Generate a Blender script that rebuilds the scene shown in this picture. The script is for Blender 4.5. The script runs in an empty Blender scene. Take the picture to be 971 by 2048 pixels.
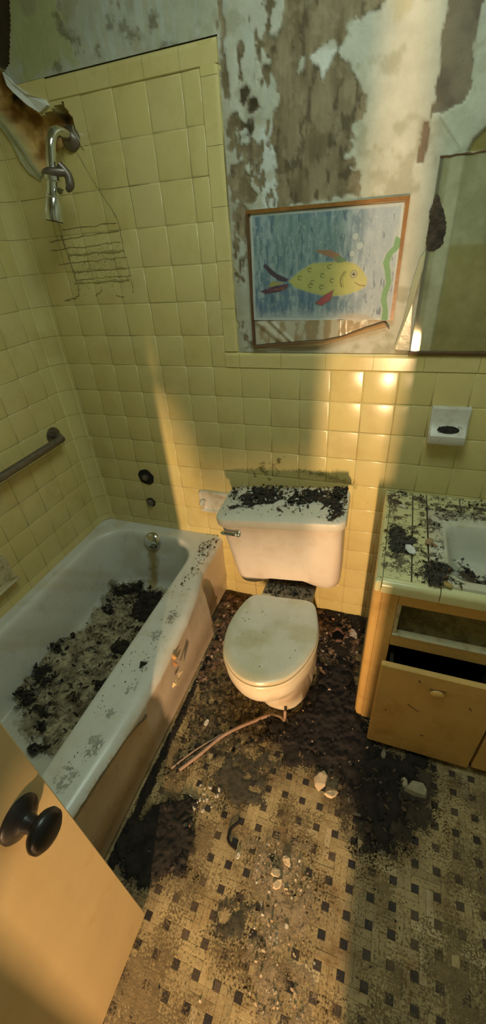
import bpy, math, random
import numpy as np
from mathutils import Matrix, Vector

# ------------------------------------------------------------------ camera, world, lights, exposure
scene = bpy.context.scene
COL = scene.collection
CAM = np.array([0.52808, -1.40072, 1.54578])
RX = np.array([0.94197891, 0.32858607, -0.06860704])      # image right
RD = np.array([0.13186655, -0.55019397, -0.82455916])     # image down
RF = np.array([-0.30868583, 0.76767037, -0.56160063])     # forward
FPX = 812.92
cam_data = bpy.data.cameras.new('camera')
cam = bpy.data.objects.new('camera', cam_data)
COL.objects.link(cam)
M = Matrix(((RX[0], -RD[0], -RF[0], CAM[0]), (RX[1], -RD[1], -RF[1], CAM[1]), (RX[2], -RD[2], -RF[2], CAM[2]), (0, 0, 0, 1)))
cam.matrix_world = M
cam_data.sensor_fit = 'VERTICAL'
cam_data.sensor_height = 24.0
cam_data.lens = FPX / 2048 * 24.0
cam_data.clip_start = 0.02
scene.camera = cam
scene.view_settings.view_transform = 'Standard'
scene.view_settings.look = 'None'
scene.view_settings.gamma = 1.0
scene.view_settings.use_curve_mapping = False
scene.view_settings.exposure = 0.0

world = bpy.data.worlds.new('world')
scene.world = world
world.use_nodes = True
world.node_tree.nodes['Background'].inputs[0].default_value = (0.55, 0.62, 0.5, 1)
world.node_tree.nodes['Background'].inputs[1].default_value = 0.05


def area(name, loc, target, sx, sy, power, color):
    d = bpy.data.lights.new(name, 'AREA')
    d.shape = 'RECTANGLE'
    d.size, d.size_y = sx, sy
    d.energy = power
    d.color = color
    o = bpy.data.objects.new(name, d)
    COL.objects.link(o)
    o.location = loc
    o.rotation_euler = (Vector(target) - Vector(loc)).to_track_quat('-Z', 'Y').to_euler()
    return o


# a warm lamp low in the hallway behind the photographer, cool soft light from an unseen source overhead
area('hallway_lamp', (0.69, -2.95, 0.555), (0.30, 0.0, 0.555), 0.035, 0.22, 80.0, (1.0, 0.62, 0.33))
area('ceiling_cool_light', (0.45, -0.80, 2.385), (0.35, -0.65, 0.0), 0.6, 0.6, 10.5, (0.84, 1.0, 0.86))

# ------------------------------------------------------------------ helpers
RNG = np.random.RandomState(7)
random.seed(7)
F0 = 1.154          # height of the grout line under the wall cap tiles
P = 0.108           # wall tile pitch
XL = -0.8176        # left wall
_T = RNG.rand(256, 256)


def vnoise(x, y, s=0):
    x = np.asarray(x, float) + s * 17.3
    y = np.asarray(y, float) + s * 31.7
    xi = np.floor(x).astype(int); yi = np.floor(y).astype(int)
    fx = x - xi; fy = y - yi
    fx = fx * fx * (3 - 2 * fx); fy = fy * fy * (3 - 2 * fy)
    a = _T[xi % 256, yi % 256]; b = _T[(xi + 1) % 256, yi % 256]
    c = _T[xi % 256, (yi + 1) % 256]; d = _T[(xi + 1) % 256, (yi + 1) % 256]
    return a + (b - a) * fx + (c - a) * fy + (a - b - c + d) * fx * fy


def fbm(x, y, scale, octv=4, s=0):
    x = np.asarray(x, float); y = np.asarray(y, float)
    t = 0; amp = 0.5; f = 1.0 / scale; n = 0
    for k in range(octv):
        t = t + amp * vnoise(x * f, y * f, s + k * 3.1)
        n += amp; amp *= 0.5; f *= 2.03
    return t / n


def sdf(px, py, poly):
    """signed distance to a polygon, negative inside"""
    px = np.asarray(px, float); py = np.asarray(py, float)
    d = np.full(px.shape, 1e9); inside = np.zeros(px.shape, bool)
    n = len(poly)
    for i in range(n):
        ax, ay = poly[i]; bx, by = poly[(i + 1) % n]
        ex, ey = bx - ax, by - ay
        wx, wy = px - ax, py - ay
        t = np.clip((wx * ex + wy * ey) / (ex * ex + ey * ey + 1e-12), 0, 1)
        d = np.minimum(d, (wx - ex * t) ** 2 + (wy - ey * t) ** 2)
        c = ((ay > py) != (by > py))
        with np.errstate(divide='ignore', invalid='ignore'):
            xx = ex * (py - ay) / (ey if abs(ey) > 1e-12 else 1e-12) + ax
        inside ^= c & (px < xx)
    d = np.sqrt(d)
    return np.where(inside, -d, d)


def sdline(px, py, pts):
    d = np.full(np.shape(px), 1e9)
    for (ax, ay), (bx, by) in zip(pts[:-1], pts[1:]):
        ex, ey = bx - ax, by - ay
        wx, wy = px - ax, py - ay
        t = np.clip((wx * ex + wy * ey) / (ex * ex + ey * ey + 1e-12), 0, 1)
        d = np.minimum(d, (wx - ex * t) ** 2 + (wy - ey * t) ** 2)
    return np.sqrt(d)


def sstep(a, b, x):
    t = np.clip((x - a) / (b - a), 0, 1)
    return t * t * (3 - 2 * t)


def project(p):
    d = np.asarray(p) - CAM
    z = d @ RF
    return 485.5 + FPX * (d @ RX) / z, 1024 + FPX * (d @ RD) / z, z


def mix3(a, b, t):
    t = np.asarray(t)[..., None]
    return np.asarray(a) * (1 - t) + np.asarray(b) * t


# ------------------------------------------------------------------ materials
def new_mat(name):
    m = bpy.data.materials.new(name)
    m.use_nodes = True
    nt = m.node_tree
    return m, nt, nt.nodes['Principled BSDF']


def _noise(nt, scale, detail=5, rough=0.6, vec=None):
    n = nt.nodes.new('ShaderNodeTexNoise')
    n.inputs['Scale'].default_value = scale
    n.inputs['Detail'].default_value = detail
    n.inputs['Roughness'].default_value = rough
    if vec is not None:
        nt.links.new(vec, n.inputs['Vector'])
    return n


def _ramp(nt, fac, stops):
    r = nt.nodes.new('ShaderNodeValToRGB')
    cr = r.color_ramp
    while len(cr.elements) < len(stops):
        cr.elements.new(0.5)
    for e, (p, c) in zip(cr.elements, stops):
        e.position = p
        e.color = (c[0], c[1], c[2], 1)
    nt.links.new(fac, r.inputs[0])
    return r


def _mul(nt, a, b, fac=1.0, mode='MULTIPLY'):
    m = nt.nodes.new('ShaderNodeMix')
    m.data_type = 'RGBA'
    m.blend_type = mode
    m.inputs[0].default_value = fac
    nt.links.new(a, m.inputs[6])
    nt.links.new(b, m.inputs[7])
    return m.outputs[2]


def mat(name, base=(0.5, 0.5, 0.5), rough=0.5, src='flat', var=0.25, vscale=9.0, bump=0.15, bscale=60.0, metal=0.0,
        dirt=None, dscale=5.0, dlo=0.5, dhi=0.7, coat=0.0, rvar=0.0):
    """src: flat colour, 'vc' vertex colour attribute Col, 'obj' per-object colour"""
    m, nt, b = new_mat(name)
    geo = nt.nodes.new('ShaderNodeNewGeometry')
    pos = geo.outputs['Position']
    if src == 'vc':
        s = nt.nodes.new('ShaderNodeAttribute'); s.attribute_name = 'Col'; c = s.outputs['Color']
    elif src == 'obj':
        s = nt.nodes.new('ShaderNodeObjectInfo'); c = s.outputs['Color']
    else:
        s = nt.nodes.new('ShaderNodeRGB'); s.outputs[0].default_value = (*base, 1); c = s.outputs[0]
    n = _noise(nt, vscale, 6, 0.65, pos)
    r = _ramp(nt, n.outputs['Fac'], [(0.25, (1 - var,) * 3), (0.75, (1 + var * 0.25,) * 3)])
    c = _mul(nt, c, r.outputs[0])
    if dirt is not None:
        n2 = _noise(nt, dscale, 9, 0.7, pos)
        r2 = _ramp(nt, n2.outputs['Fac'], [(dlo, (1, 1, 1)), (dhi, dirt)])
        c = _mul(nt, c, r2.outputs[0])
    nt.links.new(c, b.inputs['Base Color'])
    b.inputs['Metallic'].default_value = metal
    b.inputs['Roughness'].default_value = rough
    if rvar:
        n4 = _noise(nt, vscale * 2, 5, 0.6, pos)
        mr = nt.nodes.new('ShaderNodeMapRange')
        mr.inputs[3].default_value = max(0.02, rough - rvar); mr.inputs[4].default_value = min(1, rough + rvar)
        nt.links.new(n4.outputs['Fac'], mr.inputs[0]); nt.links.new(mr.outputs[0], b.inputs['Roughness'])
    if coat:
        b.inputs['Coat Weight'].default_value = coat
    if bump:
        n3 = _noise(nt, bscale, 4, 0.6, pos)
        bp = nt.nodes.new('ShaderNodeBump')
        bp.inputs['Strength'].default_value = bump
        bp.inputs['Distance'].default_value = 0.004
        nt.links.new(n3.outputs['Fac'], bp.inputs['Height'])
        nt.links.new(bp.outputs[0], b.inputs['Normal'])
    return m


MT = {}
MT['tile'] = mat('glazed_yellow_tile', rough=0.22, src='obj', var=0.07, vscale=5, bump=0.03, bscale=18, dirt=(0.84, 0.79, 0.68), dscale=6, dlo=0.5, dhi=0.75, rvar=0.08)
MT['tile_vc'] = mat('glazed_yellow_tile_far', rough=0.3, src='vc', var=0.10, vscale=7, bump=0.05)
MT['grout'] = mat('dirty_grout', rough=0.9, src='vc', var=0.35, vscale=14, bump=0.5, bscale=120)
MT['plaster'] = mat('peeling_plaster', rough=0.8, src='vc', var=0.22, vscale=16, bump=0.35, bscale=70)
MT['porcelain'] = mat('dirty_porcelain', rough=0.3, src='vc', var=0.10, vscale=10, bump=0.05, bscale=80, dirt=(0.80, 0.76, 0.62), dscale=11, dlo=0.55, dhi=0.8, rvar=0.12)
MT['floor_strip'] = mat('worn_floor_tile', rough=0.62, src='obj', var=0.35, vscale=22, bump=0.25, bscale=150, dirt=(0.36, 0.25, 0.13), dscale=11, dlo=0.48, dhi=0.68, rvar=0.12)
MT['floor_vc'] = mat('worn_floor_tile_far', rough=0.62, src='vc', var=0.35, vscale=22, bump=0.25, bscale=150, dirt=(0.36, 0.26, 0.14), dscale=13, dlo=0.50, dhi=0.68)
MT['crust'] = mat('dirt_crust', rough=0.95, src='vc', var=0.5, vscale=90, bump=0.8, bscale=260)
def crust_alpha(m):
    nt = m.node_tree; b = nt.nodes['Principled BSDF']
    at = nt.nodes.new('ShaderNodeAttribute'); at.attribute_name = 'Col'
    geo = nt.nodes.new('ShaderNodeNewGeometry')
    n = _noise(nt, 170, 6, 0.75, geo.outputs['Position'])
    mr = nt.nodes.new('ShaderNodeMapRange'); mr.inputs[1].default_value = 0.30; mr.inputs[2].default_value = 0.70
    nt.links.new(n.outputs['Fac'], mr.inputs[0])
    ad = nt.nodes.new('ShaderNodeMath'); ad.operation = 'ADD'
    nt.links.new(at.outputs['Alpha'], ad.inputs[0]); nt.links.new(mr.outputs[0], ad.inputs[1])
    m2 = nt.nodes.new('ShaderNodeMapRange'); m2.inputs[1].default_value = 0.82; m2.inputs[2].default_value = 1.12
    nt.links.new(ad.outputs[0], m2.inputs[0]); nt.links.new(m2.outputs[0], b.inputs['Alpha'])


MT['film'] = mat('dirt_film', rough=0.95, src='vc', var=0.4, vscale=60, bump=0.3, bscale=200)
crust_alpha(MT['film'])
MT['flake'] = mat('dry_flakes', rough=0.85, src='vc', var=0.2, vscale=60, bump=0)
MT['chip'] = mat('plaster_chip', rough=0.9, src='obj', var=0.3, vscale=80, bump=0.5, bscale=200)
MT['chrome'] = mat('chrome', (0.75, 0.78, 0.78), 0.12, var=0.1, bump=0, metal=1.0, rvar=0.06)
MT['old_metal'] = mat('tarnished_metal', (0.23, 0.20, 0.17), 0.42, var=0.4, vscale=40, bump=0.1, metal=0.75, rvar=0.1)
MT['black_metal'] = mat('black_enamel', (0.012, 0.011, 0.012), 0.33, var=0.3, vscale=30, bump=0.05)
MT['peach'] = mat('peach_paint', (0.74, 0.48, 0.155), 0.5, var=0.22, vscale=6, bump=0.12, bscale=35, dirt=(0.72, 0.58, 0.40), dscale=7, dlo=0.52, dhi=0.75)
MT['door'] = mat('door_paint', (0.52, 0.40, 0.20), 0.45, var=0.15, vscale=4, bump=0.1, bscale=22, dirt=(0.78, 0.62, 0.42), dscale=6, dlo=0.55, dhi=0.8)
MT['cream'] = mat('cream_paint', (0.60, 0.54, 0.33), 0.55, var=0.3, vscale=30, bump=0.2, dirt=(0.45, 0.36, 0.22), dscale=25, dlo=0.5, dhi=0.7)
MT['dusty'] = mat('dusty_shelf', (0.30, 0.25, 0.10), 0.9, var=0.5, vscale=12, bump=0.5, dirt=(0.35, 0.28, 0.2), dscale=20, dlo=0.45, dhi=0.7)
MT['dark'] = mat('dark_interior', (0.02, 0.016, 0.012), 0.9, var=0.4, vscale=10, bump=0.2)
MT['wood'] = mat('raw_brown_board', (0.33, 0.19, 0.07), 0.85, src='vc', var=0.45, vscale=35, bump=0.6, bscale=90)
MT['vc'] = mat('painted_paper', rough=0.6, src='vc', var=0.12, vscale=50, bump=0.05)
MT['frame'] = mat('varnished_strip', (0.28, 0.13, 0.03), 0.35, var=0.4, vscale=30, bump=0.1)
MT['frame_dark'] = mat('dark_strip', (0.13, 0.07, 0.03), 0.45, var=0.4, vscale=30, bump=0.1)
MT['hose'] = mat('pinkish_hose', (0.42, 0.28, 0.20), 0.4, var=0.35, vscale=40, bump=0.1)
MT['wall_plain'] = mat('plain_dirty_wall', (0.60, 0.62, 0.48), 0.8, var=0.35, vscale=5, bump=0.2, dirt=(0.6, 0.55, 0.4), dscale=4)


def mirror_mat():
    m, nt, b = new_mat('old_mirror')
    geo = nt.nodes.new('ShaderNodeNewGeometry')
    n = _noise(nt, 9, 8, 0.7, geo.outputs['Position'])
    r = _ramp(nt, n.outputs['Fac'], [(0.4, (0.80, 0.82, 0.62)), (0.7, (0.55, 0.55, 0.34))])
    nt.links.new(r.outputs[0], b.inputs['Base Color'])
    mr = nt.nodes.new('ShaderNodeMapRange')
    mr.inputs[3].default_value = 0.01; mr.inputs[4].default_value = 0.07
    nt.links.new(n.outputs['Fac'], mr.inputs[0]); nt.links.new(mr.outputs[0], b.inputs['Roughness'])
    b.inputs['Metallic'].default_value = 0.85
    return m


MT['mirror'] = mirror_mat()


# ------------------------------------------------------------------ object building
def make_mesh(name, verts, faces, m, cols=None, smooth=False):
    me = bpy.data.meshes.new(name)
    verts = np.asarray(verts, float)
    me.from_pydata(verts.tolist() if len(verts) else [], [], [tuple(int(i) for i in f) for f in faces])
    if cols is not None:
        cols = np.asarray(cols, float)
        a = me.color_attributes.new('Col', 'FLOAT_COLOR', 'POINT')
        c4 = np.ones((len(verts), 4)); c4[:, :3] = np.clip(cols, 0, 1)
        a.data.foreach_set('color', c4.ravel())
    me.materials.append(m)
    if smooth:
        me.polygons.foreach_set('use_smooth', [True] * len(me.polygons))
    me.update()
    return me


def grid_mesh(name, V, keep, m, cols, smooth=True):
    """V (n,m,3) vertex grid, keep (n-1,m-1) bool; fast path through numpy"""
    n, k = V.shape[:2]
    idx = np.arange(n * k).reshape(n, k)
    q = np.stack([idx[:-1, :-1], idx[1:, :-1], idx[1:, 1:], idx[:-1, 1:]], -1)[keep]
    used = np.unique(q)
    rem = np.zeros(n * k, int); rem[used] = np.arange(len(used))
    q = rem[q]
    v = V.reshape(-1, 3)[used]; c = cols.reshape(-1, cols.shape[-1])[used]
    me = bpy.data.meshes.new(name)
    me.vertices.add(len(v)); me.vertices.foreach_set('co', v.ravel())
    me.loops.add(q.size); me.loops.foreach_set('vertex_index', q.ravel())
    me.polygons.add(len(q)); me.polygons.foreach_set('loop_start', np.arange(0, q.size, 4))
    if smooth:
        me.polygons.foreach_set('use_smooth', np.ones(len(q), bool))
    me.update(calc_edges=True)
    a = me.color_attributes.new('Col', 'FLOAT_COLOR', 'POINT')
    c4 = np.ones((len(v), 4)); c4[:, :c.shape[1]] = np.clip(c, 0, 1)
    a.data.foreach_set('color', c4.ravel())
    me.materials.append(m)
    me.validate()
    return me


def link(name, me, parent=None, label=None, cat=None, group=None, kind=None, color=None, recenter=True):
    o = bpy.data.objects.new(name, me)
    COL.objects.link(o)
    if parent is not None:
        o.parent = parent
        o.matrix_parent_inverse = Matrix.Translation(-Vector(parent_base(parent)))
    elif recenter and me is not None and me.users == 1 and kind != 'structure':
        n = len(me.vertices)
        co = np.empty(n * 3); me.vertices.foreach_get('co', co); co = co.reshape(-1, 3)
        base = np.array([(co[:, 0].min() + co[:, 0].max()) / 2, (co[:, 1].min() + co[:, 1].max()) / 2, co[:, 2].min()])
        me.vertices.foreach_set('co', (co - base).ravel()); me.update()
        o.location = base
    if label: o['label'] = label
    if cat: o['category'] = cat
    if group: o['group'] = group
    if kind: o['kind'] = kind
    if color is not None: o.color = (color[0], color[1], color[2], 1)
    return o


def parent_base(p):
    b = Vector(p.location)
    q = p.parent
    if q is not None:       # part of a thing: parts keep world-space vertices with an identity world matrix
        return Vector((0, 0, 0))
    return b


def thing(name, loc, label, cat, group=None):
    o = bpy.data.objects.new(name, None)
    COL.objects.link(o)
    o.empty_display_size = 0.05
    o.location = loc
    o['label'] = label; o['category'] = cat
    if group: o['group'] = group
    return o


class MB:
    """collects shapes into one mesh"""
    def __init__(s): s.v = []; s.f = []; s.c = []; s.n = 0

    def add(s, v, f, c=None):
        v = np.asarray(v, float)
        s.v.append(v); s.f += [tuple(i + s.n for i in q) for q in f]; s.n += len(v)
        s.c.append(np.tile(np.asarray(c if c is not None else (0.5, 0.5, 0.5), float), (len(v), 1)) if np.ndim(c) < 2 else np.asarray(c))
        return s

    def box(s, x0, x1, y0, y1, z0, z1, bev=0.0, c=None):
        b = bev
        if b <= 0:
            v = [(x, y, z) for z in (z0, z1) for y in (y0, y1) for x in (x0, x1)]
            f = [(0, 2, 3, 1), (4, 5, 7, 6), (0, 1, 5, 4), (2, 6, 7, 3), (0, 4, 6, 2), (1, 3, 7, 5)]
            return s.add(v, f, c)
        v = []
        for (zz, i) in ((z0, b), (z0 + b, 0), (z1 - b, 0), (z1, b)):
            for (x, y) in ((x0 + i, y0 + b), (x0 + b, y0 + i), (x1 - b, y0 + i), (x1 - i, y0 + b), (x1 - i, y1 - b), (x1 - b, y1 - i), (x0 + b, y1 - i), (x0 + i, y1 - b)):
                v.append((x, y, zz))
        f = [tuple(range(7, -1, -1)), tuple(range(24, 32))]
        for k in range(3):
            for j in range(8):
                f.append((k * 8 + j, k * 8 + (j + 1) % 8, (k + 1) * 8 + (j + 1) % 8, (k + 1) * 8 + j))
        return s.add(v, f, c)

    def loft(s, loops, cap0=True, cap1=True, c=None, closed=True):
        n = len(loops[0]); v = np.concatenate([np.asarray(l, float) for l in loops]); f = []
        for k in range(len(loops) - 1):
            for j in range(n if closed else n - 1):
                f.append((k * n + j, k * n + (j + 1) % n, (k + 1) * n + (j + 1) % n, (k + 1) * n + j))
        if cap0: f.append(tuple(range(n - 1, -1, -1)))
        if cap1: f.append(tuple(range((len(loops) - 1) * n, len(loops) * n)))
        return s.add(v, f, c)

    def tube(s, pts, radii, n=14, c=None, sub=1):
        pts = [np.asarray(p, float) for p in pts]
        if np.ndim(radii) == 0: radii = [radii] * len(pts)
        if sub > 1: pts, radii = smooth_path(pts, radii, sub)
        loops = []; up = None
        for i, p in enumerate(pts):
            a = pts[max(0, i - 1)]; b = pts[min(len(pts) - 1, i + 1)]
            t = b - a; t = t / (np.linalg.norm(t) + 1e-12)
            if up is None:
                up = np.array([0, 0, 1.0]) if abs(t[2]) < 0.9 else np.array([1.0, 0, 0])
            u = up - t * (up @ t); u /= np.linalg.norm(u); up = u
            w = np.cross(t, u)
            loops.append([p + radii[i] * (math.cos(q) * u + math.sin(q) * w) for q in [2 * math.pi * k / n for k in range(n)]])
        return s.loft(loops, c=c)

    def mesh(s, name, m, smooth=False, vc=False):
        me = make_mesh(name, np.concatenate(s.v), s.f, m, np.concatenate(s.c) if vc else None, smooth)
        if smooth == 'auto':
            pass
        return me


def smooth_path(pts, radii, sub):
    P_ = [pts[0]] + list(pts) + [pts[-1]]; R_ = [radii[0]] + list(radii) + [radii[-1]]
    op, orr = [], []
    for i in range(1, len(P_) - 2):
        for k in range(sub):
            t = k / sub
            a, b, c, d = P_[i - 1], P_[i], P_[i + 1], P_[i + 2]
            op.append(0.5 * ((2 * b) + (c - a) * t + (2 * a - 5 * b + 4 * c - d) * t * t + (3 * b - a - 3 * c + d) * t ** 3))
            orr.append(R_[i] * (1 - t) + R_[i + 1] * t)
    op.append(np.asarray(pts[-1])); orr.append(radii[-1])
    return op, orr


def rrect(x0, x1, y0, y1, r, k=8, mx=10, my=10, z=0.0):
    """rounded rectangle loop, anticlockwise from the +x side, fixed point count"""
    out = []
    def arc(cx, cy, a0):
        for i in range(k + 1):
            a = a0 + math.pi / 2 * i / k
            out.append((cx + r * math.cos(a), cy + r * math.sin(a)))
    def side(ax, ay, bx, by, m):
        for i in range(1, m):
            t = i / m
            out.append((ax + (bx - ax) * t, ay + (by - ay) * t))
    arc(x1 - r, y1 - r, 0); side(x1 - r, y1, x0 + r, y1, mx)
    arc(x0 + r, y1 - r, math.pi / 2); side(x0, y1 - r, x0, y0 + r, my)
    arc(x0 + r, y0 + r, math.pi); side(x0 + r, y0, x1 - r, y0, mx)
    arc(x1 - r, y0 + r, -math.pi / 2); side(x1, y0 + r, x1, y1 - r, my)
    a = np.array(out)
    return np.column_stack([a, np.full(len(a), z)])


def autosmooth(o, ang=0.7):
    me = o.data
    me.polygons.foreach_set('use_smooth', [True] * len(me.polygons))
    try:
        me.set_sharp_from_angle(angle=ang)
    except Exception:
        pass


def extrude_poly(poly, d0, d1, axis='y', c=None, mb=None):
    """prism of a 2-D polygon; axis y: (x,z) polygon, axis z: (x,y) polygon, axis x: (y,z)"""
    def put(p, d):
        return {'y': (p[0], d, p[1]), 'z': (p[0], p[1], d), 'x': (d, p[0], p[1])}[axis]
    n = len(poly)
    v = [put(p, d0) for p in poly] + [put(p, d1) for p in poly]
    f = [tuple(range(n)), tuple(range(2 * n - 1, n - 1, -1))] + [(i, i + n, (i + 1) % n + n, (i + 1) % n) for i in range(n)]
    return (mb or MB()).add(v, f, c)


def crust(name, polys, z0, m, cell, hmax, pal, rag=0.03, nscale=0.05, hole=0.0, edge=0.015, soft=0.03, thin=1.0, seed=0, base=None, parent=None, label=None, cat=None, kind='stuff', clip=None):
    """lumpy sheet of dirt lying on a horizontal surface; base(x,y) gives the surface height"""
    allp = np.array([p for q in polys for p in q])
    x0, y0 = allp.min(0) - rag - soft; x1, y1 = allp.max(0) + rag + soft
    xs = np.arange(x0, x1, cell); ys = np.arange(y0, y1, cell)
    X, Y = np.meshgrid(xs, ys, indexing='ij')
    d = np.full(X.shape, 1e9)
    for q in polys: d = np.minimum(d, sdf(X, Y, q))
    n1 = fbm(X, Y, nscale, 5, seed + 1); n2 = fbm(X, Y, nscale * 0.45, 4, seed + 5); n3 = fbm(X, Y, nscale * 0.18, 3, seed + 9)
    mm = -d + rag * (n1 - 0.5) * 2.6 + rag * 0.6 * (n3 - 0.5)
    if hole: mm = np.minimum(mm, (n2 - hole) * 0.25)
    cov = np.clip(0.5 + mm / (2 * soft), 0, 1) * thin
    Z = hmax * np.clip(mm / edge, 0, 1) * (0.25 + 0.5 * n2 + 0.5 * n3)
    b = z0 if base is None else base(X, Y)
    Zs = b + 0.0007 + Z
    keep = (cov[:-1, :-1] > 0.02) | (cov[1:, 1:] > 0.02) | (cov[1:, :-1] > 0.02) | (cov[:-1, 1:] > 0.02)
    if clip is not None: keep &= clip(X[:-1, :-1] + cell / 2, Y[:-1, :-1] + cell / 2)
    if keep.sum() < 3: return None
    t = np.clip((n2 - 0.3) / 0.4, 0, 1) * 0.6 + np.clip((n3 - 0.25) / 0.5, 0, 1) * 0.4
    C = mix3(np.broadcast_to(pal[0], X.shape + (3,)), pal[1], np.clip(t * 1.15, 0, 1))
    if len(pal) > 2:
        C = mix3(C, pal[2], sstep(0.62, 0.72, n3) * 0.8)
    me = grid_mesh(name, np.stack([X, Y, Zs], -1), keep, m, np.concatenate([C, cov[..., None]], -1))
    return link(name, me, parent, label, cat, kind=kind)


def flakes(name, samples, size, pal, m=None, seed=0, tilt=0.5, parent=None, label=None, cat=None, lift=0.002, asp=(1.2, 4), kind='stuff'):
    """loose curled flakes: samples is a list of (x,y,z) resting points"""
    r = np.random.RandomState(seed + 100)
    N = len(samples)
    S = np.asarray(samples, float)
    L = size[0] + (size[1] - size[0]) * r.rand(N) ** 2.2
    Wd = L / (asp[0] + (asp[1] - asp[0]) * r.rand(N))
    a = r.rand(N) * 2 * np.pi; ti = r.randn(N) * tilt * 0.5; ro = r.randn(N) * tilt * 0.6; cu = r.randn(N) * 0.35
    ux = np.stack([np.cos(a) * np.cos(ti), np.sin(a) * np.cos(ti), np.sin(ti)], -1)
    side = np.stack([-np.sin(a), np.cos(a), np.zeros(N)], -1)
    nn = np.cross(ux, side)
    vx = side * np.cos(ro)[:, None] + nn * np.sin(ro)[:, None]
    nn = np.cross(ux, vx)
    V = []
    for (p, q, h) in ((-.5, -.35, 0), (-.5, .3, 0), (0, .5, 1), (.1, -.5, 1), (.5, .2, 0), (.48, -.15, 0)):
        jit = 1 + 0.35 * (r.rand(N) - 0.5)
        V.append(S + ux * (p * L * jit)[:, None] + vx * (q * Wd * jit)[:, None] + nn * (h * cu * L * 0.5)[:, None])
    V = np.stack(V, 1)                              # N,6,3
    low = V[:, :, 2].min(1)
    V[:, :, 2] += (S[:, 2] - low)[:, None] + lift * r.rand(N)[:, None]
    f = []
    for i in range(N):
        k = i * 6
        f += [(k, k + 3, k + 2, k + 1), (k + 3, k + 5, k + 4, k + 2)]
    pal = np.asarray(pal, float)
    ci = pal[(r.rand(N) ** 1.3 * len(pal)).astype(int)] * (0.7 + 0.6 * r.rand(N))[:, None]
    me = make_mesh(name, V.reshape(-1, 3), f, m or MT['flake'], np.repeat(ci, 6, 0))
    return link(name, me, parent, label, cat, kind=kind)


def scatter(poly, n, seed, z=0.0, dens=None, base=None):
    r = np.random.RandomState(seed)
    a = np.array(poly); lo, hi = a.min(0), a.max(0)
    out = []
    while len(out) < n:
        q = lo + (hi - lo) * r.rand(4000, 2)
        k = sdf(q[:, 0], q[:, 1], poly) < 0
        if dens is not None: k &= r.rand(4000) < dens(q[:, 0], q[:, 1])
        q = q[k]
        zz = np.full(len(q), z) if base is None else base(q[:, 0], q[:, 1])
        out += [tuple(t) for t in np.column_stack([q, zz])]
        if not len(q) and len(out) == 0: break
    return out[:n]


BLACK = (0.012, 0.010, 0.008); DKBR = (0.05, 0.034, 0.02); BRN = (0.13, 0.085, 0.045); GREY = (0.10, 0.10, 0.085); TAN = (0.30, 0.25, 0.15); PALE = (0.55, 0.52, 0.42)

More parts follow.
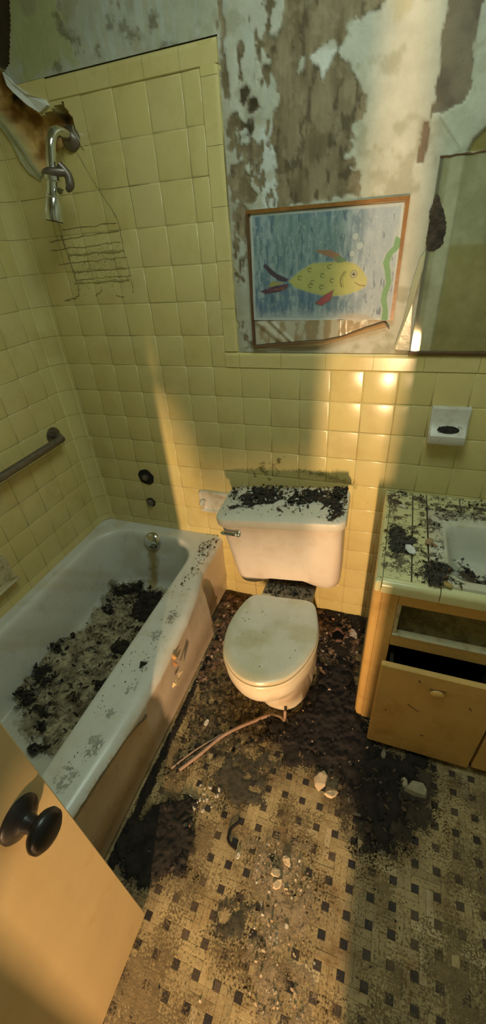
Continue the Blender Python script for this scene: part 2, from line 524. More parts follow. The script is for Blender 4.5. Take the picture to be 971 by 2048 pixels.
# ------------------------------------------------------------------ measured outlines (metres)
W = {
 'brown_main': [(0.1957,2.0069),(0.1732,1.9864),(0.1595,1.9507),(0.1423,1.9359),(0.1465,1.8899),(0.1371,1.8772),(0.1578,1.86),(0.1495,1.8067),(0.1295,1.7566),(0.1475,1.7217),(0.1453,1.6284),(0.1528,1.6061),(0.3681,1.6123),(0.3738,1.6653),(0.3265,1.6945),(0.3394,1.7065),(0.3511,1.7313),(0.3359,1.7535),(0.368,1.7645),(0.3676,1.8031),(0.3353,1.8446),(0.3071,1.8844),(0.3242,1.9077),(0.3167,1.9257),(0.3402,1.9343),(0.3755,1.9367),(0.3972,1.9489),(0.3943,1.9725)],
 'brown_hole1': [(0.2294,1.887),(0.249,1.8931),(0.2866,1.9114),(0.3068,1.8888),(0.2856,1.8698),(0.2672,1.8448),(0.253,1.8699)],
 'brown_hole2': [(0.1994,1.8684),(0.216,1.8912),(0.2196,1.877),(0.2063,1.8604)],
 'brown_hole3': [(0.222,1.9322),(0.2345,1.9472),(0.2379,1.9383),(0.2274,1.9228)],
 'brown_l1': [(0.0657,1.8873),(0.0753,1.8665),(0.0878,1.8299),(0.1092,1.8118),(0.0827,1.8073),(0.0662,1.8428)],
 'brown_l2': [(0.0289,1.8061),(0.0481,1.8037),(0.0482,1.7548),(0.0238,1.7491),(0.0142,1.7753)],
 'brown_l3': [(0.0706,1.7957),(0.0871,1.7504),(0.1061,1.7428),(0.1032,1.6803),(0.0807,1.7059),(0.0624,1.7307)],
 'brown_l4': [(0.0129,1.7186),(0.0572,1.7141),(0.0753,1.683),(0.0841,1.6211),(0.05,1.6112),(0.0087,1.6273)],
 'brown_l5': [(0.0087,1.6273),(0.05,1.6112),(0.0505,1.5174),(0.0136,1.5336)],
 'brown_l6': [(0.1275,1.9941),(0.1505,1.9903),(0.1432,1.9662),(0.131,1.9061),(0.1219,1.9391)],
 'strip_main': [(0.5241,1.9496),(0.5285,1.9268),(0.5291,1.8995),(0.5241,1.8757),(0.5326,1.8215),(0.5243,1.8021),(0.5336,1.7744),(0.5249,1.7606),(0.5211,1.7416),(0.5107,1.7401),(0.5089,1.7072),(0.5074,1.6653),(0.524,1.6605),(0.5279,1.6814),(0.5273,1.7366),(0.5312,1.7543),(0.5492,1.7506),(0.5958,1.7636),(0.6035,1.7849),(0.5993,1.822),(0.5937,1.8472),(0.5969,1.8875),(0.5988,1.9151),(0.5958,1.9371)],
 'olive': [(0.619,1.6716),(0.628,1.6938),(0.6503,1.7136),(0.7078,1.7176),(0.7219,1.6649)],
 'yellow_tr': [(0.4,1.9715),(0.4621,1.9607),(0.4564,1.9273),(0.4358,1.9148),(0.4098,1.9389)],
 'pic_outer': [(0.0554,1.6045),(0.5031,1.6008),(0.5003,1.3051),(0.0573,1.2254)],
 'pic_paint': [(0.068,1.5959),(0.4905,1.5883),(0.4964,1.3058),(0.0637,1.3114)],
 'fish_body': [(0.1821,1.4199),(0.2137,1.4432),(0.2527,1.4629),(0.2964,1.4631),(0.3445,1.463),(0.3764,1.4569),(0.3988,1.4397),(0.4141,1.4158),(0.4131,1.3992),(0.393,1.3878),(0.3505,1.3768),(0.295,1.376),(0.249,1.3874),(0.2025,1.4016)],
 'fish_tail1': [(0.1821,1.4249),(0.1442,1.4413),(0.1095,1.4685),(0.1004,1.4655),(0.1204,1.4424),(0.1526,1.421),(0.1733,1.4177)],
 'fish_tail2': [(0.182,1.4124),(0.1375,1.4089),(0.0882,1.3951),(0.1064,1.3867),(0.1491,1.3906),(0.1761,1.4)],
 'fish_tail3': [(0.1673,1.4155),(0.1318,1.4218),(0.1132,1.4072),(0.1314,1.4066)],
 'fish_fin1': [(0.3525,1.4627),(0.3329,1.4796),(0.3056,1.4938),(0.2572,1.4952),(0.2793,1.4848),(0.312,1.4739),(0.3261,1.4607)],
 'fish_fin2': [(0.3193,1.3912),(0.2893,1.3761),(0.2643,1.3563),(0.2847,1.3496),(0.3124,1.3654)],
 'weed': [(0.4795,1.5167),(0.4951,1.5073),(0.493,1.4883),(0.4758,1.4719),(0.4706,1.4545),(0.4776,1.4271),(0.4822,1.4038),(0.4755,1.3756),(0.4754,1.3562),(0.4826,1.3313),(0.4842,1.3059),(0.4655,1.3062),(0.4662,1.3366),(0.4575,1.3615),(0.4604,1.3856),(0.4669,1.4044),(0.4609,1.4324),(0.4521,1.4554),(0.4604,1.4772),(0.4754,1.4936)],
 'eye': [(0.3755,1.4305)],
 'bub': [(0.3861,1.4989),(0.372,1.5215),(0.3666,1.4814)],
 'scales': [(0.2464,1.4466),(0.3045,1.4525),(0.2168,1.427),(0.2486,1.405),(0.2827,1.4003),(0.3135,1.4163),(0.2842,1.4306),(0.2552,1.4137)],
 'gill': [(0.3489,1.4382),(0.3392,1.4235),(0.3373,1.4116),(0.3425,1.3983)],
 'mouth': [(0.3805,1.409),(0.3944,1.4013),(0.4104,1.3993)],
 'sand': [(0.3326,1.3079),(0.346,1.3209),(0.3763,1.3271),(0.4206,1.3233),(0.4548,1.3063)],
 'curl': [(0.0573,1.2326),(0.1398,1.2406),(0.2219,1.2466),(0.2947,1.2507),(0.3584,1.2645),(0.424,1.2884),(0.4739,1.3035),(0.4879,1.2982),(0.4845,1.2826),(0.438,1.2589),(0.383,1.2424),(0.2958,1.2251),(0.2033,1.2174),(0.0595,1.2113)],
 'curl_top': [(0.0573,1.2326),(0.1398,1.2406),(0.2219,1.2466),(0.2947,1.2507),(0.3584,1.2645),(0.424,1.2884),(0.4739,1.3035)],
 'flap': [(0.561,1.4786),(0.5615,1.4377),(0.5502,1.3956),(0.5475,1.3445),(0.5581,1.2198),(0.5169,1.2239),(0.514,1.2341),(0.5286,1.3047),(0.5389,1.4084),(0.5499,1.4619)],
 'hand_reflection_outline': [(0.5648,1.6015),(0.5563,1.5559),(0.5564,1.5126),(0.5597,1.4787),(0.5708,1.4723),(0.5849,1.4773),(0.6015,1.4876),(0.6033,1.5096),(0.5946,1.5424),(0.5781,1.5801)],
 'hole': [(-0.7438,2.0349),(-0.6895,1.9913),(-0.6729,1.9859),(-0.6394,1.9373),(-0.5847,1.8891),(-0.5355,1.8938),(-0.4932,1.9075),(-0.4939,1.8918),(-0.4722,1.8676),(-0.4739,1.8383),(-0.4831,1.8134),(-0.5032,1.8099),(-0.5613,1.7987),(-0.6035,1.7546),(-0.6381,1.7453),(-0.674,1.7802),(-0.687,1.8182),(-0.7146,1.8663),(-0.741,1.8948),(-0.795,1.9467)],
 'hole_lip': [(-0.675,1.9893),(-0.6467,1.9615),(-0.6033,1.9325),(-0.5508,1.915),(-0.5418,1.9011),(-0.5802,1.8908),(-0.6136,1.9102),(-0.6475,1.9405),(-0.6705,1.9605)],
 'hole_lip2': [(-0.7517,1.9132),(-0.7146,1.8663),(-0.6843,1.8239),(-0.6673,1.7857),(-0.6384,1.7492),(-0.6478,1.7374),(-0.6824,1.7622),(-0.6993,1.7927),(-0.7179,1.8396),(-0.7398,1.8774),(-0.7604,1.8972)],
 'shower_pts': [(-0.4993,0.0,0.676),(-0.4885,-0.07,0.6772),(-0.4863,-0.1,0.6594),(-0.5029,-0.11,0.5944),(-0.5242,-0.12,0.5496),(-0.5451,-0.13,0.4843)],
 'caddyL': [(-0.6228,1.636),(-0.6239,1.5838),(-0.6185,1.529),(-0.6126,1.4815),(-0.6132,1.4425),(-0.6119,1.4174),(-0.6296,1.3976),(-0.6877,1.3862)],
 'caddyR': [(-0.5064,1.8366),(-0.4839,1.7881),(-0.4518,1.7296),(-0.4297,1.6894),(-0.3944,1.6312),(-0.3844,1.5936),(-0.3858,1.5341),(-0.3794,1.4665),(-0.3795,1.4052)],
 'caddyH': [[(-0.6163,1.6031),(-0.3955,1.6068)],[(-0.682,1.5739),(-0.3896,1.5857)],[(-0.6857,1.5489),(-0.5445,1.5499),(-0.3919,1.5561)],[(-0.6185,1.529),(-0.387,1.5298)],[(-0.6697,1.5033),(-0.3797,1.5118)],[(-0.6177,1.4769),(-0.388,1.4807)],[(-0.6131,1.4523),(-0.3818,1.4574)],[(-0.5092,1.4289),(-0.5139,1.4143),(-0.5421,1.4002)],[(-0.4559,1.3977),(-0.4248,1.3919)],[(-0.6235,1.4428),(-0.3854,1.4435)]],
 'stain_smudge': [(0.0127,0.7402),(0.058,0.7798),(0.1421,0.7998),(0.162,0.7571),(0.0981,0.7148)],
 'grab': [(-0.8176,-0.1488,-0.254),(-0.77,-0.4931,-0.2743),(-0.77,-0.1922,-0.2674)],
 'fl_black': [(0.3586,-0.016),(0.5263,0.0085),(0.534,-0.2695),(0.543,-0.4849),(0.6171,-0.57),(0.72,-0.5742),(0.8054,-0.5736),(0.7855,-0.6542),(0.7701,-0.7204),(0.6972,-0.8012),(0.6855,-0.8587),(0.6297,-0.8898),(0.5643,-0.8441),(0.4851,-0.7496),(0.3942,-0.7287),(0.28,-0.7118),(0.2185,-0.6356),(0.2811,-0.5755),(0.369,-0.5277),(0.4093,-0.4274),(0.4061,-0.2278)],
 'fl_core': [(0.3883,-0.3125),(0.5098,-0.2766),(0.5448,-0.4844),(0.6171,-0.57),(0.7201,-0.5777),(0.7047,-0.6138),(0.5591,-0.6767),(0.4575,-0.6916),(0.3055,-0.6669),(0.2549,-0.6244),(0.3549,-0.5529),(0.3982,-0.4757)],
 'fl_tubcorner': [(-0.096,-1.1266),(-0.0579,-1.0234),(-0.0035,-0.9683),(0.0944,-0.9595),(0.1279,-1.0131),(0.1123,-1.0716),(0.1522,-1.1266),(0.0359,-1.153),(-0.0033,-1.1956),(-0.0713,-1.1636)],
 'fl_grey': [(0.1123,-0.7823),(0.2107,-0.7334),(0.3024,-0.7576),(0.2879,-0.8596),(0.218,-0.9123),(0.1438,-0.9057)],
 'fl_brown': [(0.565,-0.7242),(0.722,-0.642),(0.8327,-0.6233),(0.7994,-0.7681),(0.7149,-0.8746),(0.5886,-0.9159),(0.5607,-0.8169)],
 'fl_leftmess': [(-0.0723,-0.5488),(0.0448,-0.4398),(0.1501,-0.5509),(0.2811,-0.5755),(0.3055,-0.6669),(0.1759,-0.7443),(0.0842,-0.8089),(-0.024,-0.9112),(-0.0586,-0.721)],
 'fl_smear': [(0.2982,-1.1513),(0.338,-1.1164),(0.3542,-1.1432),(0.3248,-1.1839),(0.2833,-1.2078)],
 'fl_dust': [(0.3241,-0.9764),(0.3827,-0.9573),(0.4844,-0.9992),(0.5238,-1.0546),(0.5093,-1.122),(0.5491,-1.193),(0.5186,-1.2846),(0.4291,-1.3153),(0.361,-1.2657),(0.3628,-1.191),(0.3647,-1.1075),(0.3173,-1.0542)],
 'fl_behind': [(-0.1268,-0.0474),(0.0181,0.0109),(0.3296,0.0093),(0.5319,0.023),(0.54,-0.2677),(0.3927,-0.3365),(0.3296,0.0093),(0.0095,-0.3436),(-0.0271,-0.4353)],
 'fl_hole': [(0.4304,-0.1415),(0.4969,-0.1165)],
 'hose': [(0.2898,-0.5148),(0.2986,-0.5656),(0.3033,-0.599),(0.2838,-0.5847),(0.2378,-0.5987),(0.1812,-0.6426),(0.1347,-0.6828),(0.092,-0.729),(0.0443,-0.8049),(-0.0048,-0.8762)],
 'chips_floor': [(0.0192,-0.6909),(0.469,-0.7547),(0.5115,-0.7882),(0.77,-0.6903),(0.7357,-0.6811),(0.4561,-0.3665),(0.5016,-0.3719),(0.4531,-0.3603),(0.5012,-0.1153),(0.2725,-1.0345),(0.0931,-0.9449),(0.1013,-0.9347),(0.1237,-0.9604),(0.0595,-0.9633),(0.0648,-0.9356),(0.1194,-0.8915),(0.1511,-0.8878),(0.4128,-1.0009),(0.3897,-1.0399),(0.403,-1.0612),(0.6201,-0.6054),(0.6629,-0.6097),(0.1992,-1.3467),(0.4554,-1.0663),(0.4641,-1.041),(0.418,-1.0898)],
 'tub_dirt': [(-0.7075,-0.2326),(-0.6448,-0.2009),(-0.5441,-0.1734),(-0.3919,-0.2021),(-0.3534,-0.3337),(-0.3589,-0.452),(-0.3556,-0.5573),(-0.369,-0.686),(-0.3709,-0.7903),(-0.3797,-0.8872),(-0.4037,-0.9668),(-0.4492,-0.9949),(-0.5223,-0.9827),(-0.5991,-0.9398),(-0.6822,-0.8935),(-0.7322,-0.8314),(-0.7437,-0.7416),(-0.7415,-0.6604),(-0.7155,-0.5885),(-0.6773,-0.498),(-0.6741,-0.4122),(-0.6805,-0.323)],
 'tub_black': [[(-0.7075,-0.2305),(-0.6425,-0.2025),(-0.539,-0.18),(-0.5383,-0.2197),(-0.6134,-0.2475),(-0.6649,-0.2756)],[(-0.5434,-0.2489),(-0.4766,-0.1887),(-0.3888,-0.2061),(-0.368,-0.3051),(-0.3929,-0.3736),(-0.4623,-0.3813),(-0.5042,-0.3308)],[(-0.4985,-0.551),(-0.4712,-0.4996),(-0.4279,-0.4871),(-0.4077,-0.535),(-0.4456,-0.5691)],[(-0.7359,-0.8357),(-0.7028,-0.8168),(-0.6427,-0.8164),(-0.6413,-0.8506),(-0.6583,-0.8851),(-0.7032,-0.8694)],[(-0.4626,-0.7129),(-0.3842,-0.703),(-0.4075,-0.7366)],[(-0.7243,-0.6592),(-0.7244,-0.6276),(-0.712,-0.597),(-0.6928,-0.6395)],[(-0.7394,-0.7439),(-0.6898,-0.7291),(-0.6584,-0.7762),(-0.671,-0.8072)],[(-0.5463,-0.9339),(-0.5316,-0.9141),(-0.5256,-0.9312)],[(-0.5155,-0.9972),(-0.4809,-0.9864),(-0.4722,-1.0011),(-0.4977,-1.007)],[(-0.4098,-0.8917),(-0.3859,-0.8767),(-0.3791,-0.8971)],[(-0.6627,-0.3624),(-0.6246,-0.3517),(-0.6192,-0.3759)],[(-0.405,-0.8518),(-0.383,-0.8213),(-0.381,-0.8599)],[(-0.6114,-0.8831),(-0.5458,-0.8711),(-0.5441,-0.8946)]],
 'rim_spots': [(-0.152,-0.5158),(-0.1523,-1.0149),(-0.1721,-1.1101),(-0.1439,-0.7343),(-0.1446,-0.8215),(-0.1738,-0.6124),(-0.1272,-0.9116)],
 'rim_tri': [(-0.1625,-0.7296),(-0.1359,-0.7279),(-0.1408,-0.7495)],
 'rim_leaf': [(-0.2795,-0.0631),(-0.2126,-0.0061),(-0.1454,-0.1052),(-0.1314,-0.3046),(-0.1637,-0.3589),(-0.2138,-0.2293),(-0.2246,-0.1257)],
 'stain_edge': [(-1.1299,0.3738),(-1.0792,0.3568),(-1.0091,0.3373),(-0.9543,0.3311),(-0.872,0.2841),(-0.8543,0.2893)],
 'skirt_chip': [(-0.6533,0.3385),(-0.6454,0.2491)],
 'skirt_tear': [(-0.6387,0.2091),(-0.6803,0.1849),(-0.7007,0.2063),(-0.5643,0.1692)],
 'overflow': [(-0.4963,-0.055,-0.8405)],
 'rust': [(-0.5291,-0.07,-0.8838),(-0.4539,-0.07,-0.8684),(-0.4851,-0.07,-1.1732),(-0.5845,-0.07,-1.1997)],
 'van_lines': [(0.556,-0.132),(0.5633,-0.3244),(0.5695,-0.4854),(0.6447,-0.0012),(0.647,-0.2902),(0.6452,-0.4754),(0.6918,-0.0998),(0.6914,-0.3291),(0.561,-0.2188),(0.6918,-0.2115),(0.5553,-0.1201),(0.6936,-0.1072),(0.5734,-0.4357),(0.6845,-0.4307),(0.5728,-0.4845),(0.6868,-0.4893),(0.7206,-0.4995),(0.8284,-0.4933)],
 'sink_in': [(0.7422,-0.2399),(0.7663,-0.1966),(0.8666,-0.1613),(0.7396,-0.3636),(0.7589,-0.424),(0.7906,-0.4561)],
 'van_black': [[(0.5746,-0.2546),(0.5967,-0.228),(0.6352,-0.2326),(0.6433,-0.2846),(0.6439,-0.3413),(0.6232,-0.3708),(0.5986,-0.3772),(0.5822,-0.3323)],[(0.6815,-0.4126),(0.7085,-0.3944),(0.7492,-0.4266),(0.7503,-0.4621),(0.7115,-0.4972),(0.6929,-0.4974),(0.6872,-0.464)],[(0.5448,-0.0852),(0.5684,-0.0453),(0.623,0.0028),(0.6321,-0.0218),(0.603,-0.0546),(0.6125,-0.0943),(0.5588,-0.107)],[(0.6575,-0.0247),(0.6742,-0.0381),(0.69,-0.0842),(0.6739,-0.0798)],[(0.7297,-0.0907),(0.7801,-0.0944),(0.77,-0.1347),(0.7393,-0.1422)],[(0.8139,-0.0549),(0.8533,-0.0456),(0.8732,-0.0721),(0.8346,-0.0813)]],
 'van_chips': [(0.6405,-0.3573),(0.6937,-0.3006),(0.7307,-0.4798),(0.6128,-0.1065),(0.5887,-0.1243),(0.7074,-0.3158)],
 'sink_debris': [(0.7978,-0.2833),(0.8271,-0.3052),(0.8381,-0.3309),(0.8654,-0.295),(0.8594,-0.3473),(0.8217,-0.3629),(0.8051,-0.3226)],
 'tank_black': [[(-0.0448,-0.1241),(0.0488,-0.0561),(0.1117,-0.0732),(0.0584,-0.1599),(-0.0112,-0.1904)],[(0.1868,-0.1157),(0.2651,-0.0537),(0.3717,-0.0587),(0.3544,-0.1324),(0.2598,-0.1682),(0.2075,-0.167)],[(0.3383,-0.0371),(0.425,-0.0174),(0.4312,-0.1789),(0.3969,-0.2241)]],
 'soapR': [(0.6508,1.0474),(0.7612,1.0484),(0.7771,0.9423),(0.6524,0.932)],
 'tp': [(-0.2337,0.6099),(-0.2486,0.504),(-0.1247,0.6038)],
 'valve': [(-0.5066,0.6442),(-0.5111,0.5041)],
 'soapL': [(-0.5951,0.5917),(-0.5801,0.5326),(-0.6007,0.492),(-0.655,0.475)],
 'beamstuff': [(0.4422,1.1488)],
 'ptr_spots': [(0.0664,1.8453),(0.086,1.825),(0.0382,1.778),(0.0772,1.7789)],
 'wall_mold': [(-0.4422,2.0367),(-0.4297,2.0257),(-0.4109,2.009),(-0.4079,1.9946),(-0.3457,1.9834),(-0.4478,2.0645),(-0.2963,2.0243),(-0.2583,2.0122),(-0.2335,1.9908),(-0.1763,2.012),(-0.2685,2.0564),(-0.4877,1.9747),(-0.144,1.9578),(-0.1159,1.9527),(-0.0948,1.9504),(-0.2251,1.9939),(-0.1632,2.0056)],
 'pl_green': [(-0.5999,2.1594),(-0.4146,2.1268),(-0.4422,2.0367),(-0.4224,1.9779),(-0.5941,1.9522),(-0.6415,2.0098)],
 'dark_tl': [(-0.6931,2.1844),(-0.5673,2.1621),(-0.614,2.0637),(-0.6498,2.001),(-0.683,1.9852),(-0.7748,2.0495)],
 'tank_shadow': [(0.2828,0.7574),(0.4247,0.7301),(0.4337,0.6884),(0.4215,0.6981)],
 'drawtop': [(0.7985,-0.5,-0.6996)],
}

# ------------------------------------------------------------------ room shell
def sbox(name, x0, x1, y0, y1, z0, z1, m, label=None):
    return link(name, MB().box(x0, x1, y0, y1, z0, z1).mesh(name, m), kind='structure', label=label)


YR = -1.97
# floor slab under the tiles, also under the hallway
fx = np.arange(XL - 0.05, 1.46, 0.03); fy = np.arange(-3.6, 0.08, 0.03)
X, Y = np.meshgrid(fx, fy, indexing='ij')
g = fbm(X, Y, 0.2, 4, 2)
floor = link('floor', grid_mesh('floor', np.stack([X, Y, np.full(X.shape, -0.0012)], -1), np.ones((len(fx) - 1, len(fy) - 1), bool), MT['grout'],
             mix3(np.broadcast_to((0.14, 0.10, 0.05), X.shape + (3,)), (0.26, 0.20, 0.10), g)), kind='structure')
sbox('ceiling', XL - 0.1, 1.45, -3.6, 0.1, 2.42, 2.5, MT['wall_plain'])
sbox('wall_right', 1.35, 1.45, YR, 0.0, 0.0, 2.42, MT['wall_plain'])

# rear wall: boarded doorway is invented, its gaps shaped to cut the lamp's beams
dpoly = [(0.28, 0.0), (0.645, 0.0), (0.645, 2.02), (0.598, 2.02), (0.553, 0.60), (0.405, 0.575), (0.338, 0.745), (0.30, 0.70)]
wr = MB()
wr.box(XL - 0.1, 0.0, YR - 0.03, YR, 0, 2.42)
wr.box(0.645, 1.35, YR - 0.03, YR, 0, 2.42)
extrude_poly([(0.6452, 0.85), (0.6452, 2.02), (0.628, 2.02), (0.630, 1.0)], YR - 0.03, YR, 'y', mb=wr)
extrude_poly([(0.0, 0.0), (0.28, 0.0), (0.30, 0.70), (0.338, 0.745), (0.0, 0.745)], YR - 0.03, YR, 'y', mb=wr)
extrude_poly([(0.0, 0.745), (0.338, 0.745), (0.405, 0.575), (0.553, 0.60), (0.560, 0.75), (0.598, 1.0), (0.598, 2.42), (0.0, 2.42)], YR - 0.03, YR, 'y', mb=wr)
wr.box(0.5981, 0.6449, YR - 0.03, YR, 2.02, 2.42)
wall_rear_beam_mask = link('wall_rear_beam_mask', wr.mesh('wall_rear_beam_mask', MT['wall_plain']), kind='structure')
cs = MB().box(0.66, 0.74, YR + 0.0005, YR + 0.02, 0, 2.1, 0.003)
link('trim_1', cs.mesh('trim_1', mat('casing_paint', (0.78, 0.80, 0.74), 0.5, var=0.15, bump=0.05)), kind='structure')
tw = MB().box(0.745, 1.349, YR + 0.0005, YR + 0.012, 0.0, 1.40)
link('trim_2', tw.mesh('trim_2', mat('rear_wainscot', (0.45, 0.40, 0.15), 0.3, var=0.2, vscale=5, bump=0.05)), kind='structure')

# back wall: backing behind the tiles with the broken-out hole
xs = np.arange(XL - 0.02, 1.352, 0.0085); zs = np.arange(-0.01, 2.425, 0.0085)
X, Z = np.meshgrid(xs, zs, indexing='ij')
dh = sdf(X, Z, W['hole']) + 0.012 * (fbm(X, Z, 0.03, 4, 11) - 0.5)
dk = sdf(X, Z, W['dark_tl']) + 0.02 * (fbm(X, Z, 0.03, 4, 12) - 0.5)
Yb = np.where(((X > 0.004) & (Z > 1.212)) | (Z > 1.962), 0.014, 0.0016)
deep = sstep(0.0, -0.012, dh)
Yb = Yb + deep * (0.030 + 0.03 * fbm(X, Z, 0.05, 4, 13))
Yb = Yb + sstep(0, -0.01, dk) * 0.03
C = mix3(np.broadcast_to((0.56, 0.50, 0.22), X.shape + (3,)), (0.24, 0.20, 0.09), sstep(0.50, 0.72, fbm(X, Z, 0.15, 4, 14)))
wn = fbm(X * 0.6 + Z * 0.8, X * -0.8 + Z * 0.6, 0.03, 5, 15)
holec = mix3(mix3(np.broadcast_to((0.34, 0.17, 0.04), X.shape + (3,)), (0.78, 0.50, 0.18), sstep(0.3, 0.65, wn)), (0.04, 0.02, 0.01), sstep(0.55, 0.75, fbm(X, Z, 0.07, 3, 16)))
C = mix3(C, holec, deep)
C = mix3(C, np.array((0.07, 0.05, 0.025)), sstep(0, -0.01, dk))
V = np.stack([X, Yb, Z], -1)
wall_back = link('wall_back', grid_mesh('wall_back', V[:, ::-1], np.ones((len(xs) - 1, len(zs) - 1), bool), MT['grout'], C[:, ::-1]), kind='structure')
ys = np.arange(-2.0, 0.02, 0.02)
Y, Z = np.meshgrid(ys, np.arange(0, 2.44, 0.02), indexing='ij')
C = mix3(np.broadcast_to((0.56, 0.50, 0.22), Y.shape + (3,)), (0.40, 0.34, 0.15), fbm(Y, Z, 0.2, 4, 3))
wall_left = link('wall_left', grid_mesh('wall_left', np.stack([np.full(Y.shape, XL - 0.0016), Y, Z], -1), np.ones((len(ys) - 1, Y.shape[1] - 1), bool), MT['grout'], C), kind='structure')

# ---- wall tiles: shared meshes, each tile an object
G = 0.0005


def tile_mesh(name, w, h, t=0.007, b=0.0022, m=None, round_top=0.0):
    """tile lying in x,z with its face at y=0 looking to -y, lower left corner at the origin"""
    x0, x1, z0, z1 = G, w - G, G, h - G
    def L(i, y): return [(x0 + i, y, z0 + i), (x1 - i, y, z0 + i), (x1 - i, y, z1 - i), (x0 + i, y, z1 - i)]
    v = L(b * 2.2, 0.0) + L(b * 0.8, 0.0006) + L(0, 0.0018) + L(0, t)
    f = [(0, 1, 2, 3)]
    for k in range(3):
        for j in range(4):
            f.append((k * 4 + j, (k + 1) * 4 + j, (k + 1) * 4 + (j + 1) % 4, k * 4 + (j + 1) % 4))
    me = make_mesh(name, v, f, m or MT['tile'])
    me.polygons.foreach_set('use_smooth', [True] + [True] * 8 + [False] * 4)
    return me


def cap_mesh(name, w, h, horiz=True):
    """bullnose cap tile: rounded along one long side (top if horiz, right side if not)"""
    n = 6; prof = [(0.0035, 0.0065), (0.0, 0.0035)]        # (distance across, y)
    H = (h if horiz else w)
    prof = [(G, 0.0065), (G, 0.0), (G + 0.002, -0.0022)]
    r = 0.014
    prof += [(H - G - r, -0.0022)]
    for k in range(1, n + 1):
        a = math.pi / 2 * k / n
        prof.append((H - G - r + r * math.sin(a), -0.0022 + (0.0105) * (1 - math.cos(a))))
    Lg = (w if horiz else h)
    v = []; f = []
    for e in (G, Lg - G):
        for (s, y) in prof:
            v.append((e, y, s) if horiz else (s, y, e))
    k = len(prof)
    for j in range(k - 1):
        q = (j, j + 1, k + j + 1, k + j)
        f.append(q if not horiz else q[::-1])
    f += [tuple(range(k)), tuple(range(2 * k - 1, k - 1, -1))]
    me = make_mesh(name, v, f, MT['tile'])
    return me


R_ = np.random.RandomState(3)


def tile_color(x, z, wall='b'):
    b = np.array((0.67, 0.58, 0.255)) * (0.975 + 0.03 * R_.rand())
    b = b * (1, 1 + 0.006 * R_.randn(), 1 + 0.03 * R_.randn())
    return np.clip(b, 0, 1)


TM = tile_mesh('wall_tile', P, P)
far_v = MB()


def put_tile(me, name, x, z, parent, w=P, h=P, rotz=0.0, pos=None, mark=True):
    o = bpy.data.objects.new(name, me)
    COL.objects.link(o)
    o.parent = parent
    if rotz:
        o.rotation_euler = (random.gauss(0, 0.0015), 0, rotz + random.gauss(0, 0.0015))
    else:
        o.rotation_euler = (random.gauss(0, 0.0018), 0, random.gauss(0, 0.0018))
    o.location = pos if pos else (x, 0, z)
    c = tile_color(x, z)
    o.color = (c[0], c[1], c[2], 1)
    return o


def seen(p, mg=60):
    u, v, z = project(p)
    return z > 0.05 and -mg < u < 971 + mg and -mg < v < 2048 + mg


def add_far(me_v, me_f, off, rot, col):
    v = np.asarray(me_v)
    if rot: v = np.column_stack([v[:, 1] * 0 + 0, v[:, 0], v[:, 2]]) if False else np.column_stack([-v[:, 1], v[:, 0], v[:, 2]])
    far_v.add(v + np.asarray(off), me_f, col)


def mesh_arrays(me):
    co = np.empty(len(me.vertices) * 3); me.vertices.foreach_get('co', co)
    return co.reshape(-1, 3), [tuple(p.vertices) for p in me.polygons]


TMv, TMf = mesh_arrays(TM)
cut_mesh = {}


def clipped_tile(x, z, w, h):
    """tile with the broken-out hole taken away: small cells, ragged edge, real thickness"""
    n = 22
    cx = x + (np.arange(n) + 0.5) / n * w; cz = z + (np.arange(n) + 0.5) / n * h
    A, B = np.meshgrid(cx, cz, indexing='ij')
    keep = sdf(A, B, W['hole']) + 0.010 * (fbm(A, B, 0.02, 3, 21) - 0.5) > 0
    keep &= sdf(A, B, W['dark_tl']) > 0
    if keep.all(): return None
    if not keep.any(): return False
    v = {}; vl = []; f = []
    def vid(i, j, y):
        k = (i, j, y)
        if k not in v:
            v[k] = len(vl); vl.append((G + i / n * (w - 2 * G), y, G + j / n * (h - 2 * G)))
        return v[k]
    for i in range(n):
        for j in range(n):
            if not keep[i, j]: continue
            f.append((vid(i, j, 0.0), vid(i + 1, j, 0.0), vid(i + 1, j + 1, 0.0), vid(i, j + 1, 0.0)))
            for di, dj, a, b in ((-1, 0, (i, j), (i, j + 1)), (1, 0, (i + 1, j + 1), (i + 1, j)), (0, -1, (i + 1, j), (i, j)), (0, 1, (i, j + 1), (i + 1, j + 1))):
                q, r = i + di, j + dj
                if not (0 <= q < n and 0 <= r < n and keep[q, r]):
                    f.append((vid(*a, 0.0), vid(*a, 0.008), vid(*b, 0.008), vid(*b, 0.0)))
    return make_mesh('broken_tile', vl, f, MT['tile'])


ntile = 0
for r in range(-7, 11):
    for c in range(-8, 13):
        x = c * P; z = F0 - (r + 1) * P; w = P; h = P
        if r < 0 and c > -1: continue
        if c == -8: w = (-7 * P) - XL; x = XL
        if r < 0 and c == -1: w = P / 2
        if z < 0: h = P + z; z = 0
        if h < 0.01 or w < 0.01: continue
        me = TM if (w == P and h == P) else tile_mesh('cut_tile', w, h)
        cl = clipped_tile(x, z, w, h) if (x < -0.4 and z > 1.6) else None
        if cl is False: continue
        if cl is not None: me = cl
        ctr = (x + w / 2, 0, z + h / 2)
        hidden = (c >= 5 and z + h < 0.70) or (-7 <= c <= -3 and z + h < 0.32)
        if (seen(ctr) and not hidden and ntile < 290) or cl is not None:
            put_tile(me, 'tile', x, z, wall_back); ntile += 1
        else:
            v, f = mesh_arrays(me)
            far_v.add(v + np.array((x, 0, z)), f, tile_color(x, z))
